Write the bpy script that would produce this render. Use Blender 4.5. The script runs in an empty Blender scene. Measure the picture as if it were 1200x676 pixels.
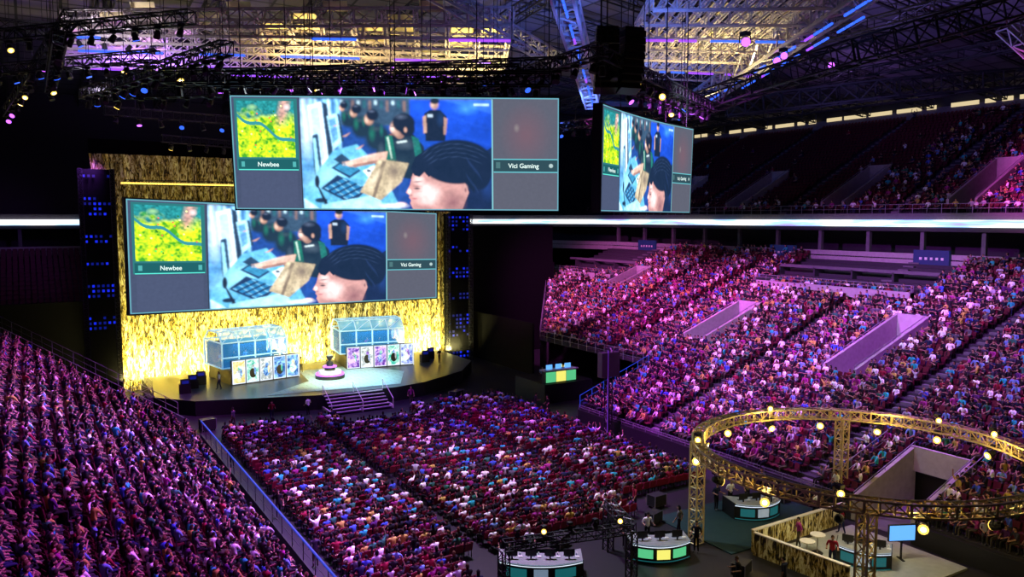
import bpy, math, random
import numpy as np
from mathutils import Vector, Matrix
random.seed(7); rng=np.random.default_rng(7)
sc=bpy.context.scene
sc.view_settings.view_transform='Standard'
sc.view_settings.look='None'
sc.view_settings.exposure=0.0
V=Vector

# ------------------------------------------------------------------ materials
def newmat(name):
    m=bpy.data.materials.new(name); m.use_nodes=True
    nt=m.node_tree; nt.nodes.clear()
    o=nt.nodes.new('ShaderNodeOutputMaterial'); return m,nt,o
def mat(name,col,rough=.6,metal=0.,em=None,es=0.,noise=.15,nscale=3.,spec=.4,alpha=None):
    m,nt,o=newmat(name); b=nt.nodes.new('ShaderNodeBsdfPrincipled')
    b.inputs['Roughness'].default_value=rough; b.inputs['Metallic'].default_value=metal
    b.inputs['Specular IOR Level'].default_value=spec
    if noise>0:
        tc=nt.nodes.new('ShaderNodeTexCoord'); n=nt.nodes.new('ShaderNodeTexNoise'); n.inputs['Scale'].default_value=nscale
        n.inputs['Detail'].default_value=3
        mx=nt.nodes.new('ShaderNodeMix'); mx.data_type='RGBA'
        mx.inputs[6].default_value=(*[c*(1-noise*1.6) for c in col],1); mx.inputs[7].default_value=(*[min(1,c*(1+noise*1.6)) for c in col],1)
        nt.links.new(tc.outputs['Object'],n.inputs['Vector']); nt.links.new(n.outputs['Fac'],mx.inputs[0]); nt.links.new(mx.outputs[2],b.inputs['Base Color'])
    else: b.inputs['Base Color'].default_value=(*col,1)
    if em: b.inputs['Emission Color'].default_value=(*em,1); b.inputs['Emission Strength'].default_value=es
    if alpha is not None: b.inputs['Alpha'].default_value=alpha
    nt.links.new(b.outputs[0],o.inputs[0]); return m
def emat(name,col,s): return mat(name,(0.02,0.02,0.02),.5,0,col,s,0)
M_concD=mat('dark_concrete',(.03,.026,.036),.85)
M_concM=mat('aisle_concrete',(.11,.10,.12),.85)
M_conc=mat('pale_concrete',(.34,.31,.32),.8)
M_floor=mat('arena_floor_black',(.014,.013,.018),.5)
M_black=mat('black_paint',(.012,.012,.014),.5)
M_blackcloth=mat('black_drape',(.003,.003,.004),.95,spec=.1)
M_steelD=mat('dark_truss_steel',(.045,.045,.05),.45,.6)
M_alu=mat('aluminium_truss',(.5,.48,.5),.4,.5)
M_trusslit=mat('ring_truss_goldlit',(.7,.56,.28),.4,.3)  # gold lamp light on the aluminium put into the base colour
M_white=mat('white_steel',(.75,.73,.7),.5)
M_joist=mat('joist_steel',(.55,.5,.46),.6)
M_rail=mat('rail_steel',(.3,.28,.36),.4,.6)
M_chair=mat('maroon_chair',(.08,.004,.015),.6)
M_chairR=mat('red_floor_chair',(.2,.007,.03),.5)
M_chairD=mat('chair_leg_steel',(.04,.04,.04),.4,.5)
M_skin=mat('skin',(.36,.19,.135),.5,noise=.1)
M_eye=mat('eye_dark',(.01,.01,.01),.3,noise=0)
M_shoe=mat('shoe',(.05,.05,.05),.6)
M_blueled=emat('blue_led',(.01,.03,1.),.8)
M_bluedim=emat('blue_led_dim',(.005,.02,.5),.4)
M_bluerail=emat('blue_rail_glow',(.01,.07,.9),.7)
M_bluestrip=emat('blue_strip',(.03,.12,1.),1.6)
M_purpstrip=emat('purple_strip',(.3,.06,1.),1.6)
M_yel=emat('yellow_lens_halo',(1,.62,.1),2.2)  # on lamp heads the yellow rim stands in for the halo
M_core=emat('lamp_bright_core',(1,.9,.6),14)
M_purp=emat('purple_lamp',(.5,.1,1),3)
M_whitelamp=emat('white_lamp',(1,.8,.45),.75)
M_warmwin=emat('warm_window',(1,.7,.3),.8)
def ramp_random(name,cols,rough=.8):
    m,nt,o=newmat(name); b=nt.nodes.new('ShaderNodeBsdfPrincipled'); b.inputs['Roughness'].default_value=rough
    b.inputs['Specular IOR Level'].default_value=.15
    oi=nt.nodes.new('ShaderNodeObjectInfo'); r=nt.nodes.new('ShaderNodeValToRGB'); r.color_ramp.interpolation='CONSTANT'
    el=r.color_ramp.elements
    while len(el)>1: el.remove(el[-1])
    el[0].position=0; el[0].color=(*cols[0],1)
    for i,c in enumerate(cols[1:],1):
        e=el.new(i/len(cols)); e.color=(*c,1)
    nt.links.new(oi.outputs['Random'],r.inputs[0]); nt.links.new(r.outputs[0],b.inputs['Base Color']); nt.links.new(b.outputs[0],o.inputs[0]); return m
M_shirt=ramp_random('shirt',[(.012,.012,.02),(.93,.96,.98),(.015,.02,.06),(.1,.1,.12),(.01,.01,.01),(.25,.015,.04),(.01,.015,.03),(.9,.95,.95),(.03,.42,.45),(.02,.02,.03),(.05,.1,.5),(.012,.012,.015),(.012,.01,.01),(.3,.03,.2),(.05,.05,.08),(.95,.93,.92),(.015,.01,.015),(.03,.15,.1),(.08,.02,.12),(.5,.38,.08),(.01,.01,.015),(.15,.28,.55),(.02,.015,.02),(.4,.4,.46)])
M_pants=ramp_random('trousers',[(.01,.01,.016),(.015,.02,.07),(.07,.06,.045),(.015,.015,.015),(.03,.03,.04)])
M_hair=ramp_random('hair',[(.008,.007,.007),(.04,.02,.01),(.01,.008,.008),(.12,.06,.03),(.012,.01,.01),(.02,.015,.01),(.01,.01,.012)])

# ------------------------------------------------------------------ mesh builder
class MB:
    def __init__(s): s.v=[];s.f=[];s.m=[];s.mats=[]
    def mi(s,m):
        if m not in s.mats: s.mats.append(m)
        return s.mats.index(m)
    def quad(s,pts,m):
        i=len(s.v); s.v+= [tuple(p) for p in pts]; s.f.append(tuple(range(i,i+len(pts)))); s.m.append(s.mi(m))
    def box(s,a,b,m,M=None):
        x0,y0,z0=a;x1,y1,z1=b
        p=[(x0,y0,z0),(x1,y0,z0),(x1,y1,z0),(x0,y1,z0),(x0,y0,z1),(x1,y0,z1),(x1,y1,z1),(x0,y1,z1)]
        if M is not None: p=[tuple(M@V(q)) for q in p]
        i=len(s.v); s.v+=p; k=s.mi(m)
        for f in [(0,3,2,1),(4,5,6,7),(0,1,5,4),(1,2,6,5),(2,3,7,6),(3,0,4,7)]:
            s.f.append(tuple(i+j for j in f)); s.m.append(k)
    def tube(s,pts,rad,m,n=6,cap=True):
        pts=[V(p) for p in pts]
        if not hasattr(rad,'__len__'): rad=[rad]*len(pts)
        k=s.mi(m); base=len(s.v)
        up=V((0,0,1))
        for j,p in enumerate(pts):
            d=(pts[min(j+1,len(pts)-1)]-pts[max(j-1,0)]).normalized()
            u=d.cross(up)
            if u.length<.05: u=d.cross(V((1,0,0)))
            u.normalize(); w=d.cross(u)
            for q in range(n):
                a=2*math.pi*q/n+math.pi/n
                s.v.append(tuple(p+(u*math.cos(a)+w*math.sin(a))*rad[j]))
        for j in range(len(pts)-1):
            for q in range(n):
                a=base+j*n+q;b=base+j*n+(q+1)%n
                s.f.append((a,b,b+n,a+n)); s.m.append(k)
        if cap:
            s.f.append(tuple(base+q for q in range(n))); s.m.append(k)
            e=base+(len(pts)-1)*n; s.f.append(tuple(e+q for q in reversed(range(n)))); s.m.append(k)
    def ell(s,c,r,m,nu=10,nv=7,fn=None):
        k=s.mi(m); base=len(s.v); c=V(c)
        for j in range(nv+1):
            t=math.pi*j/nv
            for i in range(nu):
                a=2*math.pi*i/nu
                p=V((math.sin(t)*math.cos(a)*r[0],math.sin(t)*math.sin(a)*r[1],math.cos(t)*r[2]))
                if fn: p=fn(p)
                s.v.append(tuple(c+p))
        for j in range(nv):
            for i in range(nu):
                a=base+j*nu+i;b=base+j*nu+(i+1)%nu
                s.f.append((a,a+nu,b+nu,b)); s.m.append(k)
    def truss(s,p0,p1,w,r,m,bay=None,up=V((0,0,1)),h=None):
        p0=V(p0);p1=V(p1);L=(p1-p0).length;d=(p1-p0)/L
        if abs(d.dot(up))>.95: up=V((0,1,0))
        u=d.cross(up).normalized()*(w/2); v=u.cross(d).normalized()*((h or w)/2)
        cs=[u+v,-u+v,-u-v,u-v]
        for c in cs: s.tube([p0+c,p1+c],r,m,4,False)
        n=max(1,round(L/(bay or w)))
        for i in range(n+1):
            q=p0+d*(L*i/n)
            for k in range(4): s.tube([q+cs[k],q+cs[(k+1)%4]],r*.6,m,3,False)
            if i<n:
                q2=p0+d*(L*(i+1)/n)
                for k in range(4):
                    a,b=(k,(k+1)%4) if i%2 else ((k+1)%4,k)
                    s.tube([q+cs[a],q2+cs[b]],r*.6,m,3,False)
    def mesh(s,name,smooth=False):
        me=bpy.data.meshes.new(name); me.from_pydata(s.v,[],s.f)
        for m in s.mats: me.materials.append(m)
        me.polygons.foreach_set('material_index',s.m)
        if smooth: me.polygons.foreach_set('use_smooth',[True]*len(s.f))
        me.update(); return me
    def obj(s,name,loc=(0,0,0),rz=0,parent=None,smooth=False):
        o=bpy.data.objects.new(name,s.mesh(name,smooth)); sc.collection.objects.link(o)
        o.location=loc;o.rotation_euler=(0,0,rz)
        if parent: o.parent=parent
        return o
def empty(name,loc=(0,0,0)):
    e=bpy.data.objects.new(name,None); sc.collection.objects.link(e); e.location=loc; return e

# ------------------------------------------------------------------ humans
def head_into(mb,c,hair=0,turn=0.,tilt=0.):
    R=Matrix.Rotation(turn,3,'Z')@Matrix.Rotation(tilt,3,'X')
    def shape(p):
        q=p.copy()
        if q.z<0: q.x*=1+q.z*2.2; q.y=q.y*(1+q.z*1.5)+.012
        if abs(q.x)<.022 and q.y>.06 and -.045<q.z<.02: q.y+=.02
        return R@q
    mb.ell(c,(.076,.094,.118),M_skin,14,12,shape)
    def hs(p):
        q=p.copy()
        if q.y>.03 and q.z<.055: q.z=.055+(q.z-.055)*.05; q.y*=.92
        if q.z<-.03 and hair==0: q.z=-.03+(q.z+.03)*.3
        if hair==1 and q.z<-.03: q.z*=1.7; q.y-=.015
        return R@(q+V((0,-.01,.008)))
    mb.ell(c,(.086,.102,.125),M_hair,14,10,hs)
    c=V(c)
    for sx in (-1,1):
        mb.ell(c+R@V((sx*.03,.083,.005)),(.011,.008,.007),M_eye,6,4)
        mb.ell(c+R@V((sx*.08,-.002,-.005)),(.012,.02,.032),M_skin,6,5)
    mb.ell(c+R@V((0,.078,-.058)),(.024,.008,.006),M_hair,6,4)
def hand_into(mb,w,d,palm,side):
    w=V(w);d=V(d).normalized();pn=V(palm);pn=(pn-d*pn.dot(d)).normalized();s=d.cross(pn)*side
    mb.tube([w-d*.02,w+d*.03,w+d*.085],[.027,.036,.04],M_skin,8)
    for i,(L,o) in enumerate([(.07,.03),(.08,.01),(.075,-.01),(.055,-.03)]):
        a=w+d*.08+s*o; b=a+d*L*.5+pn*.008; e=b+d*L*.4+pn*.03
        mb.tube([a,b,e],[.0095,.009,.007],M_skin,5)
    a=w+d*.025+s*.03; b=a+d*.035+s*.03; e=b+d*.03+s*.008+pn*.01
    mb.tube([a,b,e],[.013,.011,.008],M_skin,5)
def human(name,pose,hair=0,turn=0,tilt=0,female=False):
    P=pose; names=['pelvis','spine','chest','neck','skull','lsh','lel','lwr','rsh','rel','rwr','lhip','lkn','lan','ltoe','rhip','rkn','ran','rtoe']
    k=.92 if female else 1
    rad=dict(pelvis=(.15,.12),spine=(.135*k,.105),chest=(.165*k,.12),neck=(.058,.058),skull=(.05,.05),sh=(.072*k,.07),el=(.047,.047),wr=(.03,.03),hip=(.095,.095),kn=(.062,.062),an=(.042,.042),toe=(.038,.03))
    vs=[P[n] for n in names]; ix={n:i for i,n in enumerate(names)}
    E=[('pelvis','spine'),('spine','chest'),('chest','neck'),('neck','skull'),('chest','lsh'),('lsh','lel'),('lel','lwr'),('chest','rsh'),('rsh','rel'),('rel','rwr'),('pelvis','lhip'),('lhip','lkn'),('lkn','lan'),('lan','ltoe'),('pelvis','rhip'),('rhip','rkn'),('rkn','ran'),('ran','rtoe')]
    me=bpy.data.meshes.new('t'); me.from_pydata(vs,[(ix[a],ix[b]) for a,b in E],[])
    o=bpy.data.objects.new('t',me); sc.collection.objects.link(o)
    o.modifiers.new('s','SKIN')
    sd=me.skin_vertices[0].data
    for n in names:
        key=n if n in rad else n[1:]
        sd[ix[n]].radius=rad[key]; sd[ix[n]].use_root=(n=='pelvis')
    ss=o.modifiers.new('b','SUBSURF'); ss.levels=1; ss.render_levels=1
    dg=bpy.context.evaluated_depsgraph_get(); ev=o.evaluated_get(dg); m2=ev.to_mesh()
    mb=MB(); mb.v=[tuple(v.co) for v in m2.vertices]
    seg=[]
    tagm={'an':M_pants,'toe':M_shoe,'kn':M_pants,'hip':M_pants,'wr':M_skin,'el':M_shirt,'sh':M_shirt}
    for a,b in E:
        m=M_shirt
        if b in('skull','neck'): m=M_skin if b=='skull' else M_shirt
        elif b in ('spine','chest'): m=M_shirt
        else: m=tagm[b[1:]]
        seg.append((V(P[a]),V(P[b]),m))
    for f in m2.polygons:
        c=f.center; best=None
        for a,b,m in seg:
            ab=b-a; t=max(0,min(1,(c-a).dot(ab)/ab.length_squared)); dd=(c-a-ab*t).length
            if best is None or dd<best[0]: best=(dd,m,t)
        mb.f.append(tuple(f.vertices)); mb.m.append(mb.mi(best[1]))
    ev.to_mesh_clear(); bpy.data.objects.remove(o)
    hc=V(P['skull'])+V((0,.015,.07))
    head_into(mb,hc,hair,turn,tilt)
    for s,sg in (('l',-1),('r',1)):
        w=V(P[s+'wr']); d=(w-V(P[s+'el'])); hand_into(mb,w,d,P.get('palm',(0,0,-1)),sg)
    return mb.mesh(name,True)
def seated(lean=0.,arms='lap',sp=.0):
    P={}
    P['pelvis']=(0,0,.56);P['spine']=(0,-.02+lean*.3,.76);P['chest']=(0,-.01+lean*.8,.98);P['neck']=(0,.01+lean,1.14);P['skull']=(0,.03+lean*1.1,1.22)
    for s,x in(('l',-1),('r',1)):
        P[s+'sh']=(x*.2,lean*.8,1.07)
        P[s+'hip']=(x*.1,.05,.54);P[s+'kn']=(x*(.14+sp),.46,.53);P[s+'an']=(x*(.14+sp*.7),.46,.1);P[s+'toe']=(x*(.15+sp),.62,.05)
        if arms=='lap': P[s+'el']=(x*.27,.06+lean*.4,.82);P[s+'wr']=(x*.13,.3,.72)
        elif arms=='cross': P[s+'el']=(x*.28,.1,.84);P[s+'wr']=(-x*.06,.24,.9)
        elif arms=='clap': P[s+'el']=(x*.27,.18,.9);P[s+'wr']=(x*.05,.38,1.08)
        elif arms=='up': P[s+'el']=(x*.36,.08,1.27) if x>0 else (x*.27,.06,.82);P[s+'wr']=(x*.3,.14,1.54) if x>0 else (x*.13,.3,.72)
        elif arms=='up2': P[s+'el']=(x*.36,.08,1.27);P[s+'wr']=(x*.3,.12,1.54)
        elif arms=='knees': P[s+'el']=(x*.26,.2+lean*.4,.8);P[s+'wr']=(x*.1,.42,.68)
    return P
def standing(step=.0,arm=0.,lean=0.):
    P={}
    P['pelvis']=(0,0,.95);P['spine']=(0,.0+lean*.3,1.13);P['chest']=(0,lean*.7,1.34);P['neck']=(0,.01+lean,1.5);P['skull']=(0,.03+lean*1.1,1.58)
    for s,x in(('l',-1),('r',1)):
        P[s+'sh']=(x*.2,lean*.7,1.43);P[s+'hip']=(x*.09,0,.92);P[s+'kn']=(x*.1,.03+x*step*.5,.5);P[s+'an']=(x*.11,x*step,.09);P[s+'toe']=(x*.13,.15+x*step,.045)
        P[s+'el']=(x*.27,-.02-x*step*.5,1.15);P[s+'wr']=(x*.27,.08-x*step*.8+arm,.92+arm*.9)
    P['palm']=(0,1,0)
    return P
kit=bpy.data.collections.new('audience_person_kit')
variants=[(seated(0,'lap'),0,.2),(seated(.08,'knees',.05),1,-.2),(seated(0,'cross'),0,0),(seated(.03,'clap'),0,.3),(seated(-.02,'lap',.08),1,-.35),(seated(.02,'up'),0,.1),(seated(.12,'knees'),0,.25),(seated(0,'cross',.03),1,.0),(seated(0,'up2'),0,0)]
human_meshes=[]
for i,(p,h,t) in enumerate(variants):
    me=human('seated_spectator_%02d'%i,p,h,t,-.05,h==1); human_meshes.append(me)
    kit.objects.link(bpy.data.objects.new('a%02d_seated_spectator'%i,me))
stand_meshes=[human('standing_person_a',standing(.0,.1)),human('standing_person_b',standing(.16),1,0,0,True),human('standing_person_c',standing(.03,.25,.06),0,0,-.3),human('standing_person_d',standing(-.14),0,.3)]
def chairmesh(name,mm):
    cb=MB(); cb.box((-.24,-.2,.4),(.24,.24,.46),mm)
    T=Matrix.Translation((0,-.2,.44))@Matrix.Rotation(math.radians(12),4,'X')
    cb.box((-.24,-.05,0),(.24,.0,.46),mm,T); cb.box((-.2,-.02,.46),(.2,-.005,.5),mm,T)
    for x in(-.25,.23):
        cb.box((x,-.18,.0),(x+.02,-.12,.62),M_chairD); cb.box((x,-.18,.6),(x+.02,.18,.63),M_chairD); cb.box((x,.1,0),(x+.02,.14,.4),M_chairD)
    return cb.mesh(name)
chair_me=chairmesh('arena_chair',M_chair); chairF_me=chairmesh('floor_chair',M_chairR)
chairkit=bpy.data.collections.new('chair_kit'); chairkit.objects.link(bpy.data.objects.new('arena_chair',chair_me))
chairkitF=bpy.data.collections.new('floor_chair_kit'); chairkitF.objects.link(bpy.data.objects.new('floor_chair',chairF_me))

def inst_tree(col,name):
    nt=bpy.data.node_groups.new(name,'GeometryNodeTree')
    nt.interface.new_socket('Geometry',in_out='INPUT',socket_type='NodeSocketGeometry'); nt.interface.new_socket('Geometry',in_out='OUTPUT',socket_type='NodeSocketGeometry')
    gi=nt.nodes.new('NodeGroupInput');go=nt.nodes.new('NodeGroupOutput')
    ip=nt.nodes.new('GeometryNodeInstanceOnPoints');ci=nt.nodes.new('GeometryNodeCollectionInfo'); ci.inputs['Collection'].default_value=col
    ci.inputs['Separate Children'].default_value=True; ci.inputs['Reset Children'].default_value=True
    ip.inputs['Pick Instance'].default_value=True
    def na(n,t):
        a=nt.nodes.new('GeometryNodeInputNamedAttribute');a.data_type=t;a.inputs['Name'].default_value=n; return a.outputs['Attribute']
    L=nt.links.new
    L(gi.outputs[0],ip.inputs['Points']);L(ci.outputs[0],ip.inputs['Instance']);L(na('vi','INT'),ip.inputs['Instance Index']);L(na('rot','FLOAT_VECTOR'),ip.inputs['Rotation']);L(na('sca','FLOAT_VECTOR'),ip.inputs['Scale']);L(ip.outputs[0],go.inputs[0])
    return nt
NT_people=inst_tree(kit,'seat_people'); NT_chair=inst_tree(chairkit,'place_chairs'); NT_chairF=inst_tree(chairkitF,'place_floor_chairs')
def scatter(name,pts,rots,nt,nv,scal=None,vis=None):
    me=bpy.data.meshes.new(name); me.from_pydata([tuple(p) for p in pts],[],[])
    a=me.attributes.new('vi','INT','POINT'); a.data.foreach_set('value',[int(x) for x in (vis if vis is not None else rng.integers(0,nv,len(pts)))])
    a=me.attributes.new('rot','FLOAT_VECTOR','POINT'); a.data.foreach_set('vector',np.array([(0,0,r) for r in rots],dtype=np.float32).ravel())
    a=me.attributes.new('sca','FLOAT_VECTOR','POINT')
    s=np.array(scal if scal is not None else np.ones(len(pts)),dtype=np.float32); a.data.foreach_set('vector',np.repeat(s,3))
    o=bpy.data.objects.new(name,me); sc.collection.objects.link(o); md=o.modifiers.new('instances','NODES'); md.node_group=nt; return o
VW=np.array([4,3,3,1,3,.35,2.5,2,.2]); VW/=VW.sum()
def crowd(name,pts,rots,fill=.93):
    n=len(pts); keep=rng.random(n)<(fill if not hasattr(fill,'__len__') else np.array(fill))
    P=np.array(pts)[keep]; P[:,0]+=rng.normal(0,.06,len(P)); P[:,1]+=rng.normal(0,.06,len(P)); R=np.array(rots)[keep]+rng.normal(0,.32,len(P))
    return scatter(name,P,R,NT_people,9,rng.uniform(.86,1.06,len(P)),rng.choice(9,len(P),p=VW))

# ------------------------------------------------------------------ floor and shell
b=MB(); b.quad([(-60,-45,0),(110,-45,0),(110,125,0),(-60,125,0)],M_floor); b.obj('floor')
def subtract(r,holes):
    out=[r]
    for h in holes:
        n=[]
        for a,c in out:
            if h[1]<=a or h[0]>=c: n.append((a,c)); continue
            if h[0]>a: n.append((a,h[0]))
            if h[1]<c: n.append((h[1],c))
        out=n
    return out
def bank(name,nrow,x0,z0,dx,dz,sg,yr,aisles,holes,face,seatstep=.53,base=0.,mstep=M_concD):
    b=MB(); seats=[];rots=[]
    for i in range(nrow):
        xa=x0+sg*i*dx; xb=x0+sg*(i+1)*dx; z=z0+i*dz; zp=z-dz if i else base
        hl=[(h[2],h[3]) for h in holes if h[0]-.01<=min(xa,xb) and max(xa,xb)<=h[1]+dx]
        for (ya,yb) in subtract(yr(i,xa),hl):
            b.quad([(xa,ya,z),(xb,ya,z),(xb,yb,z),(xa,yb,z)],mstep)
            b.quad([(xa,ya,zp),(xa,yb,zp),(xa,yb,z),(xa,ya,z)],mstep)
            for y in (ya,yb): b.quad([(xa,y,base),(xb,y,base),(xb,y,z),(xa,y,z)],mstep)
            for al in aisles:
                if ya+.6<al<yb-.6 : b.box((min(xb-sg*dx*.45,xb),al-.55,z),(max(xb-sg*dx*.45,xb),al+.55,z+dz*.5),M_concM)
            y=ya+.32+random.random()*.4
            while y<yb-.3:
                if all(abs(y-al)>.75 for al in aisles):
                    seats.append((xa+sg*dx*.55,y,z)); rots.append(face)
                y+=seatstep
    b.obj(name); return seats,rots
def vomitory(name,x0,x1,y0,y1,zrow,zf,mat_in=M_conc,ph=.95):
    b=MB(); z0=zrow(x0);z1=zrow(x1); t=.25
    for y in (y0,y1-t):
        P=[(x0,y,zf),(x1,y,zf),(x1,y,z1+ph),(x0,y,z0+ph)];Q=[(x,y+t,z) for x,_,z in P]
        b.quad(P,mat_in);b.quad(Q[::-1],mat_in);b.quad([P[3],P[2],Q[2],Q[3]],mat_in);b.quad([P[0],P[3],Q[3],Q[0]],mat_in);b.quad([P[1],Q[1],Q[2],P[2]],mat_in)
    b.box((x1-t,y0,zf+2.1 if z1-zf>2.3 else zf+1.5),(x1,y1,z1+ph),mat_in)
    b.quad([(x0,y0,zf),(x1,y0,zf),(x1,y1,zf),(x0,y1,zf)],M_concM)
    b.quad([(x1+.4,y0,zf),(x1+.4,y1,zf),(x1+.4,y1,z1+.3),(x1+.4,y0,z1+.3)],M_black)  # black sheet stands in for the dark inside the opening
    for y in(y0+.12,y1-.12): b.tube([(x0,y,z0+ph+.25),(x1,y,z1+ph+.25)],.03,M_rail,4)
    for k in range(5):
        x=x0+(x1-x0)*k/4
        for y in(y0+.12,y1-.12): b.tube([(x,y,zrow(x)+ph-.05),(x,y,zrow(x)+ph+.25)],.025,M_rail,4)
    b.obj(name)
def railing(mb,pts,h=1.05,m=M_rail,r=.03,sp=1.5):
    for a,c in zip(pts[:-1],pts[1:]):
        a=V(a);c=V(c);L=(c-a).length;n=max(1,round(L/sp))
        mb.tube([a+V((0,0,h)),c+V((0,0,h))],r,m,4); mb.tube([a+V((0,0,h*.5)),c+V((0,0,h*.5))],r*.7,m,4)
        for i in range(n+1):
            p=a+(c-a)*i/n; mb.tube([p,p+V((0,0,h))],r,m,4)

LZ,LDZ=.9,.38
yrL=lambda i,x:(14.,66+(11-x)*1.5)
sL,rL=bank('seating_bank_west',22,10.3,LZ,.8,LDZ,-1,yrL,[26.5,36.,45.5,55.,64.,76.],[],-math.pi/2+.35,.52)
RX0,RZ0,RDX,RDZ=41.5,1.2,.85,.315
zr=lambda x:RZ0+(x-RX0)/RDX*RDZ
def yrR(i,x):
    if x<49.5: return (8.,57.)
    return (8.,min(96.,76+(x-49.5)*1.4))
holesR=[(54.25,61.05,54.8,57.8),(53.4,61.9,38.,41.),(RX0,46.6,25.5,29.5),(62.75,67.0,78.,81.)]
sR,rR=bank('seating_bank_east',40,RX0,RZ0,RDX,RDZ,1,yrR,[18.,33.,47.5,64.,72.,86.],holesR,math.pi/2-.25)
def inrect(p,r): return r[0]<=p[0]<=r[1] and r[2]<=p[1]<=r[3]
terr=[(66.5,75.6,42.,60.),(64.5,75.6,82.,97.),(68,75.6,23,33.)]
k=[not any(inrect(p,t) for t in terr) for p in sR]
sR=[p for p,q in zip(sR,k) if q]; rR=[p for p,q in zip(rR,k) if q]
vomitory('vomitory_portal',54.25,61.9,54.8,57.8,zr,zr(54.25)-.3)
vomitory('vomitory_portal',53.4,62.75,38.,41.,zr,zr(53.4)-.3)
vomitory('vomitory_portal',RX0,47.45,25.5,29.5,zr,.05,M_conc,.3)
vomitory('vomitory_portal',62.75,67.85,78.,81.,zr,zr(62.75)-.3)
for t in terr:
    b=MB(); z=zr(t[0])
    b.box((t[0],t[2],z-.4),(t[0]+.25,t[3],z+1.0),M_conc); b.box((t[0],t[2],z-.4),(t[1],t[2]+.25,z+1.3),M_concM); b.box((t[0],t[3]-.25,z-.4),(t[1],t[3],z+1.3),M_concM)
    b.box((t[0],t[2],z-.4),(t[1],t[3],z+.1),M_concD)
    railing(b,[(t[0]+.1,t[2],z+1.0),(t[0]+.1,t[3],z+1.0)],.6)
    for q in range(int((t[3]-t[2])/4.5)+1):
        y=t[2]+q*4.5; b.box((t[0]+4,y,z),(t[1],y+.2,z+2.4),M_concD)
    b.box((t[0]+4,t[2],z+2.3),(t[0]+4.3,t[3],z+2.6),M_concM)
    b.obj('club_terrace')
    for i in range(int((t[3]-t[2]-1)/.75)):
        for rr in range(3):
            sR.append((t[0]+1+rr*1.1,t[2]+.7+i*.75,z+.1)); rR.append(math.pi/2)
UX0,UZ0=76.,18.5
zu=lambda x:UZ0+(x-UX0)/.85*.43
holesU=[(76.85,84.5,y,y+3) for y in (42.5,57.,71.5,86.,28.)]
sU,rU=bank('upper_bowl_east',29,UX0,UZ0,.85,.43,1,lambda i,x:(10.,104.),[22.,36.,50.5,65.,79.5,94.],holesU,math.pi/2-.2,base=17.)
for h in holesU: vomitory('upper_vomitory_portal',h[0],h[1]+.85,h[2],h[3],zu,zu(h[0]))
b=MB()
for i in range(20):
    y=97+i*.9; z=5+i*.44
    b.quad([(-34,y,z),(60,y,z),(60,y+.9,z),(-34,y+.9,z)],M_concD); b.quad([(-34,y,z-.44),(60,y,z-.44),(60,y,z),(-34,y,z)],M_concD)
b.box((-34,96.6,0),(60,97,4.9),M_concD)
b.obj('seating_bank_north')
eb=[];er=[]
for i in range(20):
    for x in np.arange(-14,6,.6): eb.append((x,97+i*.9+.5,5+i*.44)); er.append(math.pi)
ring=[(75.6,-10),(75.6,96),(72,106),(64,115),(-28,115),(-40,104),(-44,90),(-44,0)]
def ribbonbox(mb,path,off0,off1,z0,z1,m):
    n=len(path); cx,cy=20,45
    def outp(i,o):
        a=V(path[max(i-1,0)]);c=V(path[min(i+1,n-1)]); d=(c-a).normalized(); nn=V((d.y,-d.x))
        p=V(path[i])
        if nn.dot(p-V((cx,cy)))<0: nn=-nn
        return p+nn*o
    for i in range(n-1):
        a0=outp(i,off0);a1=outp(i,off1);c0=outp(i+1,off0);c1=outp(i+1,off1)
        mb.quad([(*a0,z0),(*c0,z0),(*c0,z1),(*a0,z1)],m); mb.quad([(*a1,z0),(*a1,z1),(*c1,z1),(*c1,z0)],m)
        mb.quad([(*a0,z1),(*c0,z1),(*c1,z1),(*a1,z1)],m); mb.quad([(*a0,z0),(*a1,z0),(*c1,z0),(*c0,z0)],m)
b=MB(); ribbonbox(b,ring,0,.4,13.3,14.5,M_conc); ribbonbox(b,ring,0,6,16.7,17.05,M_concD); ribbonbox(b,ring,5.6,6,14,16.9,M_concD); ribbonbox(b,ring,0,6,13.9,14.0,M_concD)
ribbonbox(b,ring,.1,.4,17.0,18.5,M_concM)
for q in range(0,16):
    y=5+q*6.; b.box((75.9,y,14),(76.3,y+.4,17),M_concM)
for q in range(10):
    x=-25+q*8.; b.box((x,115.2,14),(x+.4,115.6,17),M_concM)
railing(b,[(75.8,8,18.5),(75.8,96,18.5)],.9)
b.obj('concourse_ring')
m,nt,o=newmat('ribbon_led'); e=nt.nodes.new('ShaderNodeEmission'); tc=nt.nodes.new('ShaderNodeTexCoord'); mp=nt.nodes.new('ShaderNodeMapping'); mp.inputs['Scale'].default_value=(.08,.08,1.2)
n=nt.nodes.new('ShaderNodeTexNoise'); n.inputs['Scale'].default_value=1.5; n.inputs['Detail'].default_value=6
r=nt.nodes.new('ShaderNodeValToRGB'); el=r.color_ramp.elements; el[0].position=.36; el[0].color=(.35,.3,.85,1); el[1].position=.54; el[1].color=(.95,.97,1,1); x=el.new(.46); x.color=(.35,.65,.95,1)
for a,c in((tc.outputs['Object'],mp.inputs[0]),(mp.outputs[0],n.inputs['Vector']),(n.outputs['Fac'],r.inputs[0]),(r.outputs[0],e.inputs[0]),(e.outputs[0],o.inputs[0])): nt.links.new(a,c)
e.inputs[1].default_value=1.7; M_ribbon=m
b=MB(); ribbonbox(b,ring,-.25,-.02,17.15,17.85,M_ribbon); b.obj('led_ribbon_board')
b=MB()
for q in range(14):
    y=60+q*3.2
    if q%3!=2: b.box((81.3,y,15.1),(81.35,y+random.uniform(.6,1.8),16.2),M_warmwin)
for q in range(6): b.box((50+q*3.5,120.85,15.2),(51.2+q*3.5,120.9,16.2),M_warmwin)
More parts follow.
